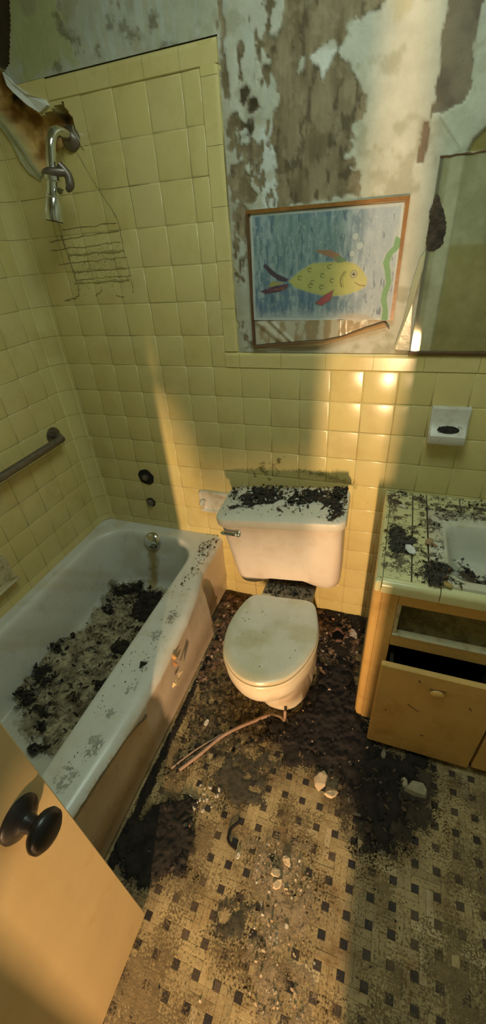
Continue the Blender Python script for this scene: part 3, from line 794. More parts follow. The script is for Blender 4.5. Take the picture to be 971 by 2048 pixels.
# cap tiles
x = -P / 2
for k in range(11):
    w = P / 2 if k == 0 else 0.152
    put_tile(cap_mesh('cap_tile', w, 0.055), 'cap_tile', x, F0, wall_back)
    x += w
    if x > 1.3: break
CV = cap_mesh('cap_tile_upright', P / 2, 0.1365, False)
z = 1.21
for k in range(6):
    h = 0.1365 if k < 5 else 0.745 - 5 * 0.1365 + (1.9095 - 1.21 - 0.745) * 0 
    if k == 5: h = 1.955 - z
    if h > 0.01:
        put_tile(CV if k < 5 else cap_mesh('cap_tile_upright', P / 2, h, False), 'cap_tile', -P / 2, z, wall_back)
    z += h
for k in range(8):
    x = -0.054 + 0.054 - (k + 1) * P if k else -P
    x = 0.0 - (k + 1) * P
    if x < XL: x, w = XL, -7 * P - XL
    else: w = P
    me = cap_mesh('cap_tile', w, 0.050)
    cl = clipped_tile(x, 1.91, w, 0.05) if x < -0.4 else None
    if cl is False: continue
    put_tile(cl or me, 'cap_tile', x, 1.910, wall_back)
# left wall tiles
nl = 0
for r in range(-7, 11):
    for c in range(0, 19):
        z = F0 - (r + 1) * P; h = P
        if z < 0: h = P + z; z = 0
        if h < 0.01: continue
        y = -(c + 1) * P
        me = TM if h == P else tile_mesh('cut_tile', P, h)
        ctr = (XL, y + P / 2, z + h / 2)
        if seen(ctr, 160) and z + h > 0.34 and y > -0.95 and nl < 290:
            put_tile(me, 'tile', 0, z, wall_left, rotz=math.pi / 2, pos=(XL, y, z)); nl += 1
        else:
            v, f = mesh_arrays(me)
            far_v.add(np.column_stack([-v[:, 1], v[:, 0], v[:, 2]]) + np.array((XL, y, z)), f, tile_color(y, z))
link('tile_remainder', far_v.mesh('tile_remainder', MT['tile_vc'], vc=True), wall_left, kind='stuff')
# concave corner tiles between the two walls
RC = 0.05
for r in range(-7, 8):
    z0 = F0 - (r + 1) * P + G; z1 = z0 + P - 2 * G
    if z1 < 0.36: continue
    z0 = max(z0, 0.362)
    pr = [(XL + 0.0004, -RC)] + [(XL + RC - (RC - 0.0004) * math.cos(a), -RC + (RC - 0.0004) * math.sin(a)) for a in np.linspace(0, math.pi / 2, 8)] + [(XL + RC, -0.0004)]
    v = [(x, y, z) for z in (z0, z1) for x, y in pr]; k = len(pr)
    f = [(j, j + 1, k + j + 1, k + j) for j in range(k - 1)]
    me = make_mesh('cove_tile', v, f, MT['tile'], smooth=True)
    o = link('cove_tile', me, wall_left, color=tile_color(0, 0))

# ---- plaster above the tiles, paint peeled off in patches
cell = 0.0042
xs = np.arange(XL, 1.35, cell); zs = np.arange(1.2085, 2.42, cell)
X, Z = np.meshgrid(xs, zs, indexing='ij')
rg = lambda a, s, sc=0.03: a * (fbm(X, Z, sc, 5, s) - 0.5)
d = sdf(X, Z, W['brown_main']) + rg(0.035, 31, 0.02)
for k in ('brown_hole1', 'brown_hole2', 'brown_hole3'):
    d = np.maximum(d, -(sdf(X, Z, W[k]) + rg(0.02, 32, 0.015)))
d = np.maximum(d, -(Z - (1.905 + 0.0 * X)) * 0 - 1)
for i, k in enumerate(('brown_l1', 'brown_l2', 'brown_l3', 'brown_l4', 'brown_l5', 'brown_l6')):
    d = np.minimum(d, sdf(X, Z, W[k]) + rg(0.05, 33 + i, 0.02) - 0.001)
d2 = np.where((X > 0.0) & (X < 0.14) & (Z > 1.22), 0.5 - fbm(X, Z * 0.45, 0.022, 4, 41), 1)
d = np.minimum(d, (d2 + 0.16) * 0.1)
peel = sstep(0.0015, -0.0015, d)
ds = sdf(X, Z, W['strip_main']) + rg(0.008, 51, 0.012)
strip = sstep(0.001, -0.001, ds)
dol = sdf(X, Z, W['olive']); ol = sstep(0.001, -0.002, dol)
big = fbm(X, Z, 0.25, 4, 61); fine = fbm(X, Z, 0.02, 4, 62); mid = fbm(X, Z, 0.06, 5, 63); str_ = fbm(X * 3.2, Z * 0.6, 0.05, 4, 64)
C = mix3(np.broadcast_to((0.46, 0.48, 0.37), X.shape + (3,)), (0.56, 0.57, 0.48), sstep(0.3, 0.7, big))
C = mix3(C, (0.50, 0.55, 0.50), sstep(0.50, 0.66, str_) * sstep(0.30, 0.0, X) * 0.8)
C = mix3(C, (0.61, 0.66, 0.62), (sstep(0.012, -0.004, np.abs(X - 0.125) - 0.018 + 0.02 * (mid - 0.5))) * sstep(1.79, 1.76, Z))
C = mix3(C, (0.64, 0.66, 0.60), sstep(0.002, -0.001, sdf(X, Z, W['brown_hole1']) - 0.004))
C = mix3(C, (0.40, 0.42, 0.17), sstep(0.03, -0.03, sdf(X, Z, W['pl_green']) + rg(0.1, 65)) * 0.8)
C = mix3(C, (0.40, 0.36, 0.14), sstep(0.01, -0.01, sdf(X, Z, W['yellow_tr']) + rg(0.05, 66)) * 0.7)
C = mix3(C, (0.66, 0.62, 0.52), sstep(0.05, 0.0, np.abs(X - 0.47) - 0.05) * 0.35)  # pale pinkish streak of the warm beam painted into the plaster
C = mix3(C, (0.33, 0.31, 0.20), sstep(0.56, 0.7, mid) * 0.55)
C = mix3(C, (0.40, 0.38, 0.27), sstep(0.05, 0.0, X) * sstep(1.96, 1.9, Z) * 0.6)
br = mix3(np.broadcast_to((0.17, 0.135, 0.07), X.shape + (3,)), (0.29, 0.24, 0.145), sstep(0.3, 0.68, fbm(X * 1.4, Z * 0.7, 0.06, 5, 67)))
br = mix3(br, (0.08, 0.06, 0.03), sstep(0.58, 0.72, fbm(X * 2.5, Z, 0.035, 4, 68)) * 0.8)
br = mix3(br, (0.36, 0.32, 0.20), sstep(0.62, 0.70, fine) * 0.4)
br = br * (0.80 + 0.4 * fbm(X * 6, Z * 0.8, 0.03, 4, 69))[..., None]
C = mix3(C, br, peel)
C = mix3(C, (0.10, 0.08, 0.04), sstep(0.004, 0.0, np.abs(d - 0.001)) * 0.35 * (X > 0))
sc = mix3(mix3(np.broadcast_to((0.135, 0.105, 0.07), X.shape + (3,)), (0.22, 0.185, 0.12), sstep(0.3, 0.6, mid)), (0.21, 0.15, 0.095), sstep(1.75, 1.73, Z))
C = mix3(C, sc, strip)
C = mix3(C, (0.22, 0.19, 0.05), ol)
for i, (mx_, mz_) in enumerate(W['wall_mold']):
    dd = np.hypot((X - mx_), (Z - mz_)) - 0.008 + 0.05 * (fbm(X, Z, 0.010, 4, 70 + i) - 0.5)
    C = mix3(C, (0.15, 0.13, 0.06), sstep(0.008, -0.008, dd) * 0.65)
for (mx_, mz_) in W['ptr_spots']:
    dd = np.hypot((X - mx_) * 1.5, Z - mz_) - 0.012 + 0.06 * (fine - 0.5)
    C = mix3(C, (0.06, 0.045, 0.02), sstep(0.004, -0.004, dd))
# sheet of wallpaper hanging loose above the mirror
fold = sdline(X, Z, [(0.545, 1.744), (0.585, 1.700), (0.600, 1.683)])
fold2 = sdline(X, Z, [(0.60, 1.76), (0.63, 1.72), (0.60, 1.68), (0.585, 1.672)])
C = mix3(C, (0.30, 0.31, 0.20), sstep(0.004, 0.0, fold) * 0.8)
edge_w = sstep(0.004, 0.0, sdline(X, Z, [(0.617, 1.672), (0.628, 1.695), (0.650, 1.715), (0.70, 1.73)]))
C = mix3(C, (0.10, 0.09, 0.04), edge_w * 0.6)
Yp = 0.0006 + 0.0022 * peel + 0.004 * strip + 0.006 * ol - 0.0012 * sstep(0.006, 0.0, np.abs(d - 0.004)) * (1 - peel) * (fine > 0.5)
Yp += 0.0012 * (mid - 0.5) - 0.003 * sstep(0.02, 0.0, fold) - 0.002 * sstep(0.02, 0.0, fold2)
keep = ~((X[:-1, :-1] < -0.002) & (Z[:-1, :-1] < 1.957))
kc = (sdf(X[:-1, :-1], Z[:-1, :-1], W['hole']) < 0) | (sdf(X[:-1, :-1], Z[:-1, :-1], W['dark_tl']) < 0)
keep &= ~kc
V = np.stack([X, Yp, Z], -1)
link('plaster', grid_mesh('plaster', V[:, ::-1], keep[:, ::-1], MT['plaster'], C[:, ::-1]), wall_back, kind=None)

# torn lips round the hole, the paper of the wallboard folded back
def curl_lip(name, poly, d, c, out=0.02):
    p = np.array(poly); ctr = p.mean(0)
    v = []; n = len(p)
    for i, q in enumerate(p):
        v.append((q[0], -0.002 - out * (0.3 + 0.7 * ((i * 7) % 5) / 5), q[1]))
    v.append((ctr[0], -out * 0.5, ctr[1]))
    for q in p: v.append((q[0], 0.004, q[1]))
    f = [(i, (i + 1) % n, n) for i in range(n)] + [(i, n + 1 + i, n + 1 + (i + 1) % n, (i + 1) % n) for i in range(n)]
    me = make_mesh(name, v, f, MT['vc'], np.tile(c, (len(v), 1)))
    return link(name, me, wall_back)
l1 = curl_lip('torn_lip', W['hole_lip'], 0.02, (0.85, 0.88, 0.86), 0.016)
l2 = curl_lip('torn_lip', W['hole_lip2'], 0.02, (0.42, 0.42, 0.24), 0.010)

# grimy outline and rust lines left by a hanging shower caddy
st = MB()
def wline(pts, w, seed, c):
    r = np.random.RandomState(seed)
    pts = [np.array(p) for p in pts]
    P2, R2 = smooth_path(pts, [w] * len(pts), 6 if len(pts) > 2 else 16)
    P2 = [p + r.randn(2) * 0.0012 for p in P2]
    v = []; f = []
    for i, p in enumerate(P2):
        a = P2[max(0, i - 1)]; b = P2[min(len(P2) - 1, i + 1)]
        t = (b - a) / (np.linalg.norm(b - a) + 1e-9); nrm = np.array((-t[1], t[0]))
        ww = w * (0.35 + 1.1 * r.rand())
        for s_, y in ((-1, -0.0002), (0, -0.0014), (1, -0.0002)):
            q = p + nrm * ww * s_
            v.append((q[0], y, q[1]))
    for i in range(len(P2) - 1):
        for k in (0, 1):
            f.append((3 * i + k, 3 * i + k + 1, 3 * i + k + 4, 3 * i + k + 3))
    st.add(v, f, c)
wline(W['caddyL'], 0.0022, 1, (0.22, 0.19, 0.07))
wline(W['caddyR'], 0.0016, 2, (0.27, 0.23, 0.09))
for i, l in enumerate(W['caddyH']):
    wline(l, 0.0013 if i not in (3, 9) else 0.004, 10 + i, (0.36, 0.32, 0.12) if i in (3, 5, 9) else (0.27, 0.23, 0.09))
link('rust_line', st.mesh('rust_line', MT['vc'], vc=True), wall_back, label='brown rust outline left by a wire caddy under the shower head')
sm = MB()
def smudge(poly, y, col, name, seed, parent, cellv=0.004, thr=0.5, rag=0.03, amt=0.72):
    a = np.array(poly); x0, z0 = a.min(0) - 0.02; x1, z1 = a.max(0) + 0.02
    X, Z = np.meshgrid(np.arange(x0, x1, cellv), np.arange(z0, z1, cellv), indexing='ij')
    n = fbm(X, Z, 0.02, 5, seed)
    mm = -sdf(X, Z, poly) + rag * (n - thr) * 2.5
    cov = np.clip(0.45 + mm / 0.05, 0, 1) * amt
    keep = cov[:-1, :-1] > 0.03
    V = np.stack([X, np.full(X.shape, y), Z], -1)
    C = np.concatenate([mix3(np.broadcast_to(col, X.shape + (3,)), np.array(col) * 0.6, n), cov[..., None]], -1)
    return link(name, grid_mesh(name, V[:, ::-1], keep[:, ::-1], MT['film'], C[:, ::-1]), parent)
smudge(W['stain_smudge'], -0.0012, (0.40, 0.33, 0.12), 'grime_and_shadow', 81, wall_back, thr=0.62, rag=0.06)
tp_ = [W['caddyL'][3], W['caddyR'][7], W['caddyR'][8], W['caddyL'][5]]
smudge([W['caddyL'][1], W['caddyR'][5], W['caddyR'][8], W['caddyL'][6]], -0.0010, (0.50, 0.44, 0.17), 'grime_and_shadow', 84, wall_back, thr=0.66, rag=0.05, amt=0.24)

MP = np.array(W['tank_shadow'])
smudge([(0.20, 0.765), (0.30, 0.762), (0.38, 0.745), (0.43, 0.733), (0.434, 0.72), (0.36, 0.735), (0.28, 0.75)], -0.0012, (0.44, 0.38, 0.14), 'grime_and_shadow', 83, wall_back, rag=0.012)  # shadow cast by the tank above its lid, painted as a darker band
wd = flakes('wall_speck', [(0.42 + 0.11 * random.random(), -0.001, 0.60 + 0.16 * random.random()) for _ in range(26)] + [(0.18 + 0.35 * random.random(), -0.001, 0.75 + 0.35 * random.random()) for _ in range(10)], (0.002, 0.005), [BRN, DKBR], seed=4, parent=wall_back)

# ------------------------------------------------------------------ floor tiles: dotted basket weave
PF = 0.0576; DX, DY = 0.1934, -1.0635; DOT = 0.0195
wv = (PF - DOT) / 2; Lv = PF + DOT
polysdark = [(W['fl_black'], 1.0), (W['fl_tubcorner'], 1.0), (W['fl_grey'], 0.6), (W['fl_brown'], 0.7)]


def floor_dirt(x, y):
    d = 0
    for q, s in polysdark:
        d = max(d, s * float(sstep(0.05, -0.03, sdf(np.array(x), np.array(y), q) + 0.08 * (fbm(np.array(x), np.array(y), 0.07, 4, 91) - 0.5))))
    return d


def ftile(name, w, l, horiz):
    g = 0.0002; b = 0.0005; t = 0.006
    a, c = (l, w) if horiz else (w, l)
    x0, x1, y0, y1 = -a / 2 + g, a / 2 - g, -c / 2 + g, c / 2 - g
    v = [(x0 + b, y0 + b, 0.0), (x1 - b, y0 + b, 0), (x1 - b, y1 - b, 0), (x0 + b, y1 - b, 0), (x0, y0, -0.0005), (x1, y0, -0.0005), (x1, y1, -0.0005), (x0, y1, -0.0005),
         (x0, y0, -t), (x1, y0, -t), (x1, y1, -t), (x0, y1, -t)]
    f = [(0, 1, 2, 3)] + [(k * 4 + j, (k + 1) * 4 + j, (k + 1) * 4 + (j + 1) % 4, k * 4 + (j + 1) % 4) for k in (0, 1) for j in range(4)]
    return make_mesh(name, v, f, MT['floor_strip'])


FH = ftile('strip_tile', wv, Lv, True); FV = ftile('strip_tile_b', wv, Lv, False); FD = ftile('dot_tile', DOT, DOT, True)
FHa, FVa, FDa = mesh_arrays(FH), mesh_arrays(FV), mesh_arrays(FD)
cand = []
Rf = np.random.RandomState(5)
for i in range(-20, 21):
    for j in range(-36, 20):
        cx, cy = DX + (i + .5) * PF, DY + (j + .5) * PF
        if XL < cx < 1.35 and -3.4 < cy < 0.0 and cx > -0.16:
            for s in (-1, 1):
                if (i + j) % 2: cand.append(('v', cx + s * wv / 2, cy))
                else: cand.append(('h', cx, cy + s * wv / 2))
        x, y = DX + i * PF, DY + j * PF
        if -0.16 < x < 1.35 and -3.4 < y < 0.0: cand.append(('d', x, y))


def under(x, y):
    if x < -0.11: return True
    if x > 0.56 and y > -0.58: return True
    if x < 0.075 and y < -1.235: return True
    return ((x - 0.24) / 0.15) ** 2 + ((y + 0.5) / 0.17) ** 2 < 1 and y > -0.6 or (0.16 < x < 0.36 and y > -0.4)


fr = MB()
def dist(c): return np.linalg.norm(np.array((c[1], c[2], 0)) - CAM)
vis = sorted([c for c in cand if seen((c[1], c[2], 0), 10) and not under(c[1], c[2])], key=dist)
pick = set([c for c in vis if c[0] != 'd'][:300]) | set([c for c in vis if c[0] == 'd'][:300])
hx, hy = (np.array(W['fl_hole'][0]) + 0)
for c in cand:
    k, x, y = c
    if math.hypot(x - 0.437, y + 0.142) < 0.034: continue
    dd = floor_dirt(x, y) if y > -1.5 else 0.2
    right = float(sstep(0.5, 0.75, np.array(x)))
    wear = float(fbm(np.array(x), np.array(y), 0.12, 3, 95))
    base = np.array((0.52, 0.40, 0.19)) * (0.86 + 0.20 * Rf.rand()) * (0.66 + 0.62 * wear)
    if k != 'd' and Rf.rand() < 0.06: base = base * (1.15, 1.2, 1.4)
    if k == 'd': base = np.array((0.022, 0.015, 0.013)) * (0.6 + 0.9 * Rf.rand()) + np.array((0.17, 0.115, 0.06)) * max(0, wear - 0.45 + 0.25 * (Rf.rand() - 0.5)) * 2.2
    col = base * (1 - 0.62 * dd) + np.array((0.02, 0.015, 0.01)) * dd
    if c in pick:
        o = bpy.data.objects.new('dot_tile' if k == 'd' else 'strip_tile', {'d': FD, 'h': FH, 'v': FV}[k])
        COL.objects.link(o); o.parent = floor; o.location = (x, y, Rf.rand() * 0.0006)
        o.rotation_euler = (Rf.randn() * 0.004, Rf.randn() * 0.004, Rf.randn() * 0.006)
        o.color = (*np.clip(col, 0, 1), 1)
    else:
        v, f = {'d': FDa, 'h': FHa, 'v': FVa}[k]
        fr.add(v + np.array((x, y, 0)), f, col)
link('tile_remainder', fr.mesh('tile_remainder', MT['floor_vc'], vc=True), floor, kind='stuff')

# ------------------------------------------------------------------ bathtub
def bow(y):      # the apron stands back near the wall and bows out along its length
    return np.interp(y, [-1.5, -1.25, -1.0, -0.75, -0.5, -0.36, -0.24, 0.0], [-0.125, -0.105, -0.088, -0.082, -0.098, -0.120, -0.150, -0.153])


KW = dict(k=12, mx=36, my=240)
tub_t = thing('bathtub', (-0.46, -0.75, 0.0), 'dirty white built-in bathtub along the left wall, full of debris', 'bathtub')
O = rrect(XL + 0.001, -0.10, -1.5, -0.001, 0.006, **KW)
def outer(z, inset, t=0.0):
    l = rrect(XL + 0.001 + inset * 0, -0.10 - inset, -1.5 + inset * 0, -0.001, 0.006, **KW)
    m = l[:, 0] > -0.13
    xb = bow(l[:, 1]) * (1 - t) + np.interp(l[:, 1], [-0.30, -0.272], [-0.106, -0.158]) * t
    l[:, 0] = np.where(m, xb - inset, np.minimum(l[:, 0], xb - inset))
    l[:, 2] = z
    return l
IN = (-0.772, -0.238, -1.42, -0.058)
def inner(z, a, r, L=0, Rr=0, B=0, Fq=0):
    return rrect(IN[0] + a + L, IN[1] - a - Rr, IN[2] + a + Fq, IN[3] - a - B, r, z=z, **KW)
loops = [outer(0.022, 0.002, 1.0), outer(0.09, 0.001, 0.9), outer(0.10, -0.004, 0.88), outer(0.19, 0, 0.8), outer(0.26, 0, 0.55)] + [outer(z_, 0, 0.55 * (0.324 - z_) / 0.064 if z_ < 0.324 else 0.0) for z_ in (0.27, 0.278, 0.285, 0.292, 0.299, 0.306, 0.312, 0.318, 0.324, 0.330)] + [outer(0.336, 0.002), outer(0.348, 0.009), outer(0.357, 0.020), outer(0.360, 0.034)]
i0 = inner(0.360, 0, 0.15)
for t in (0.15, 0.3, 0.45, 0.6, 0.75, 0.9):
    loops.append(outer(0.360, 0.034) * (1 - t) + i0 * t)
loops += [i0, inner(0.357, 0.006, 0.148), inner(0.348, 0.012, 0.145), inner(0.33, 0.017, 0.14)]
for t in np.linspace(0.1, 1, 12):
    z = 0.33 + (0.10 - 0.33) * t
    loops.append(inner(z, 0.017, 0.14 - 0.01 * t, L=0.028 * t, Rr=0.035 * t, B=0.045 * t, Fq=0.16 * t))
loops += [inner(0.085, 0.024, 0.13, .028, .035, .045, .17), inner(0.076, 0.034, 0.12, .028, .035, .045, .18), inner(0.072, 0.050, 0.10, .028, .035, .045, .20)]
last = loops[-1]; cc = np.array([-0.50, -0.70, 0.071])
for t in (0.15, 0.3, 0.45, 0.6, 0.75, 0.9):
    loops.append(last * (1 - t) + cc * t)
allv = np.concatenate(loops)
X, Y, Z = allv[:, 0], allv[:, 1], allv[:, 2]
C = np.tile(np.array((0.68, 0.70, 0.65)), (len(allv), 1))
n1 = fbm(X, Y + Z, 0.1, 5, 101); n2 = fbm(X, Y + Z * 2, 0.02, 4, 102)
C = mix3(C, (0.60, 0.56, 0.43), sstep(0.45, 0.7, n1) * 0.6)
skirt = (X > -0.17) & (Z < 0.34)
C = mix3(C, (0.68, 0.56, 0.42), sstep(0.345, 0.31, Z) * (X > -0.2) * (Y > -0.84) * 0.85)
zl = np.interp(Y, [-1.5, -1.13, -1.0, -0.95, -0.90, -0.87, -0.84], [0.338, 0.338, 0.334, 0.327, 0.305, 0.287, 0.283]) + 0.014 * (fbm(Y, Z * 0.3, 0.02, 4, 109) - 0.5)
C = mix3(C, (0.58, 0.47, 0.30), (Z < zl) * (X > -0.2) * sstep(-0.835, -0.85, Y))
C = mix3(C, (0.55, 0.54, 0.44), sstep(0.12, 0.05, Z) * (X < -0.2) * 0.8)
# rust streak under the overflow
rx = -0.497 + (0.313 - Z) * -0.09
C = mix3(C, (0.34, 0.24, 0.06), sstep(0.040, 0.008, np.abs(X - rx) + 0.03 * (n2 - 0.5)) * (Y > -0.16) * sstep(0.31, 0.285, Z) * 0.85)
# worn brown band along the near end of the rolled edge

mb = MB(); mb.loft(loops, cap0=False, cap1=True, c=C)
me = mb.mesh('body', MT['porcelain'], vc=True)
o = tub_b = link('body', me, tub_t); autosmooth(o, 0.9)
ov = MB()
oc = np.array(W['overflow'][0]) + (0.0, -0.024, F0 + 0.012)
prof = [(0.0, 0.012), (0.043, 0.012), (0.046, -0.004), (0.042, -0.012), (0.030, -0.019), (0.010, -0.0235), (0.003, -0.024)]
tl = np.array((0, -0.97, 0.24)); ux = np.array((1.0, 0, 0)); uz = np.cross(ux, tl)
lo = []
for r_, h_ in prof:
    lo.append([oc + (ux * math.cos(a) + uz * math.sin(a)) * max(r_, 0.0005) - tl * h_ for a in np.linspace(0, 2 * math.pi, 24, endpoint=False)])
ov.loft(lo); o = link('overflow_cover', ov.mesh('overflow_cover', MT['chrome']), tub_t, label='round tarnished chrome overflow cover'); autosmooth(o)
# worn edge and chips of enamel on the apron
def ragged_strip(pts, w, name, col, parent, seed):
    r = np.random.RandomState(seed); m_ = MB(); P2, _ = smooth_path([np.array(p) for p in pts], [w] * len(pts), 7)
    v = []; f = []
    for p in P2:
        a, b = w * (0.3 + r.rand()), w * (0.3 + r.rand())
        x = float(bow(p[0]))
        v += [(x - 0.004, p[0], p[1] + a), (x + 0.003, p[0], p[1] + a * .3), (x + 0.003, p[0], p[1] - b * .6), (x - 0.002, p[0], p[1] - b)]
    for i in range(len(P2) - 1):
        for k in range(3): f.append((4 * i + k, 4 * i + 4 + k, 4 * i + 5 + k, 4 * i + 1 + k))
    m_.add(v, f, col)
    return link(name, m_.mesh(name, MT['crust'], vc=True), parent)
ragged_strip([(-1.20, 0.338), (-1.14, 0.336), (-1.08, 0.336), (-1.01, 0.333), (-0.95, 0.326), (-0.90, 0.304), (-0.87, 0.288), (-0.855, 0.289)], 0.0022, 'worn_edge', (0.16, 0.11, 0.05), tub_b, 3)
def chip_on_skirt(y0, z0, w, h, col, seed, tw=0.0):
    r = np.random.RandomState(seed); n = 11; v = []; xb = float(bow(y0)) + 0.002
    for i in range(n):
        a = 2 * math.pi * i / n; k = 0.65 + 0.5 * r.rand()
        v.append((xb + 0.001, y0 + math.cos(a) * w * k + math.sin(a) * h * tw, z0 + math.sin(a) * h * k))
    v.append((xb + 0.012, y0, z0)); f = [(i, (i + 1) % n, n) for i in range(n)]
    return link('paint_chip', make_mesh('paint_chip', v, f, MT['vc'], np.tile(col, (n + 1, 1))), tub_b)
chip_on_skirt(-0.650, 0.318, 0.012, 0.024, (0.62, 0.36, 0.13), 2, -0.3)
chip_on_skirt(-0.655, 0.282, 0.008, 0.022, (0.40, 0.19, 0.08), 4, -0.2)
chip_on_skirt(-0.690, 0.215, 0.016, 0.012, (0.75, 0.58, 0.30), 5)
v = [(-0.082, -0.66, 0.235), (-0.070, -0.675, 0.20), (-0.082, -0.70, 0.195), (-0.083, -0.585, 0.275), (-0.060, -0.65, 0.245)]
link('torn_flap', make_mesh('torn_flap', v, [(0, 1, 4), (1, 2, 4), (3, 0, 4), (3, 4, 1)], MT['vc'], np.tile((0.30, 0.24, 0.15), (5, 1))), tub_t)

# dirt lying in the tub
tb = lambda x, y: np.full(np.shape(x), 0.078) + 0.03 * sstep(-0.62, -0.74, x) + 0.02 * sstep(-0.26, -0.16, y)
TP = W['tub_dirt']; TB = W['tub_black']
crust('dried_mud', [TP], 0.076, MT['film'], 0.0055, 0.008, [(0.09, 0.07, 0.035), (0.50, 0.45, 0.29), (0.03, 0.024, 0.015)], rag=0.06, nscale=0.07, soft=0.04, seed=200, base=tb, label='tan dried mud with black specks covering the bottom of the bathtub', cat='dirt')
crust('black_dirt', TB, 0.08, MT['film'], 0.0045, 0.026, [(0.008, 0.007, 0.006), (0.035, 0.028, 0.018)], rag=0.035, nscale=0.035, soft=0.02, seed=210, base=lambda x, y: tb(x, y) + 0.006, label='clumps of black rotten debris lying on the mud in the bathtub', cat='dirt')
dd_ = lambda x, y: 0.15 + 0.85 * sstep(0.5, 0.62, fbm(x, y, 0.07, 4, 220))
S = scatter(TP, 620, 1, dens=dd_, base=lambda x, y: tb(x, y) + 0.010)
for i, q in enumerate(TB): S += scatter(q, 42, 30 + i, base=lambda x, y: tb(x, y) + 0.024)
flakes('tub_litter', S, (0.005, 0.030), [BLACK, BLACK, BLACK, DKBR, BRN, GREY], seed=1, tilt=0.9, label='dark leaf scraps and flakes strewn over the mud inside the bathtub', cat='debris')
flakes('pale_straw', scatter(TP, 150, 2, base=lambda x, y: tb(x, y) + 0.011), (0.010, 0.045), [TAN, PALE, TAN], seed=2, asp=(6, 14), label='pale straw like fibres on the mud inside the bathtub', cat='debris')
for p in TB[0][:3]: pass

# dirt on the rim
LF = W['rim_leaf']
RIMP = [(-0.235, -0.075), (-0.165, -0.02), (-0.155, -0.02), (-0.155, -0.12), (-0.16, -0.33), (-0.20, -0.36), (-0.205, -0.20), (-0.225, -0.12)]
flakes('rim_litter', scatter(RIMP, 170, 5, z=0.361, dens=lambda x, y: 0.35 + 0.65 * (y > -0.16)), (0.005, 0.019), [BLACK, DKBR, DKBR, BRN], seed=5, asp=(2, 5), tilt=0.4, label='small brown leaf scraps on the tub rim beside the toilet tank', cat='debris')
flakes('rim_specks', scatter([(-0.23, -0.36), (-0.14, -0.36), (-0.12, -0.8), (-0.13, -1.15), (-0.22, -1.1), (-0.22, -0.8)], 120, 6, z=0.361, dens=lambda x, y: 0.2 + 0.8 * (fbm(x, y, 0.08, 3, 230) > 0.52)), (0.0015, 0.006), [DKBR, GREY, BRN], seed=6, asp=(1, 3), tilt=0.3, label='tiny dark specks along the front rim of the bathtub', cat='debris')
ring_lab = ['smudged dark ring stain on the tub rim, beside the toilet seat', 'round grey ring stain on the tub rim, second from the door', 'round dark ring stain on the tub rim closest to the door edge',
            'ragged grey scuff on the tub rim beside the black chip', 'faint grey scuff on the tub rim below the black chip', 'pale grey scuff on the tub rim above the black chip', 'faint speckled stain on the tub rim between scuff and ring stains']
for i, (sx, sy) in enumerate(W['rim_spots']):
    if sx > -0.14: sx = -0.16
    rr = [0.026, 0.032, 0.032, 0.020, 0.018, 0.022, 0.015][i]
    ring = [(sx + rr * math.cos(a) * (0.8 + 0.1 * math.sin(3 * a)), sy + rr * math.sin(a) * 1.15) for a in np.linspace(0, 6.28, 18, endpoint=False)]
    pal = [(0.26, 0.27, 0.22), (0.50, 0.51, 0.45)] if i not in (0, 3) else [(0.12, 0.11, 0.08), (0.36, 0.35, 0.28)]
    crust('ring_stain', [ring], 0.3602, MT['film'], 0.0016, 0.0006, pal, rag=0.012, nscale=0.016, hole=0.44, edge=0.006, soft=0.012, thin=0.62, seed=240 + i, label=ring_lab[i], cat='stain')
tri = MB(); extrude_poly([(-0.1655, -0.727), (-0.140, -0.726), (-0.1555, -0.752)], 0.3612, 0.366, 'z', mb=tri)
link('black_chip', tri.mesh('black_chip', MT['black_metal']), label='small black triangular chip lying on the tub rim', cat='chip')

# ------------------------------------------------------------------ toilet
toi = thing('toilet', (0.25, -0.42, 0.0), 'stained white toilet with closed lid and leaning tank, against the yellow tiles', 'toilet')
EGG = [(0.225, -0.360), (0.16, -0.366), (0.122, -0.385), (0.098, -0.454), (0.090, -0.54), (0.104, -0.623), (0.134, -0.675), (0.182, -0.714), (0.235, -0.728), (0.283, -0.718), (0.334, -0.686), (0.371, -0.630), (0.394, -0.559), (0.398, -0.495), (0.384, -0.425), (0.360, -0.362), (0.325, -0.350), (0.275, -0.355)]
EGG = np.array(EGG)
ec = np.array((0.246, -0.545))
EGG = ec + (EGG - ec) * 1.0
e2, _ = smooth_path([*EGG, EGG[0]], [0] * (len(EGG) + 1), 6)
e2 = np.array(e2)[:-1]
ang = np.arctan2(e2[:, 1] - ec[1], e2[:, 0] - ec[0]); rad = np.hypot(e2[:, 1] - ec[1], e2[:, 0] - ec[0])
o_ = np.argsort(ang); TH = np.linspace(-math.pi, math.pi, 72, endpoint=False)
RR = np.interp(TH, np.r_[ang[o_] - 2 * math.pi, ang[o_], ang[o_] + 2 * math.pi], np.r_[rad[o_], rad[o_], rad[o_]])
def egg(s, z, dx=0, dy=0, off=0.0, sy=None):
    r = RR * s + off
    return np.column_stack([ec[0] + dx + r * np.cos(TH), ec[1] + dy + r * np.sin(TH) * ((sy or s) / s), np.full(len(TH), z)])
def ell(cx, cy, a, b, z, pw=2.4):
    c_, s_ = np.cos(TH), np.sin(TH)
    r = (np.abs(c_ / a) ** pw + np.abs(s_ / b) ** pw) ** (-1 / pw)
    return np.column_stack([cx + r * c_, cy + r * s_, np.full(len(TH), z)])
def vcol(loops, base, fn=None):
    a = np.concatenate(loops); C = np.tile(np.array(base), (len(a), 1))
    return fn(a, C) if fn else C
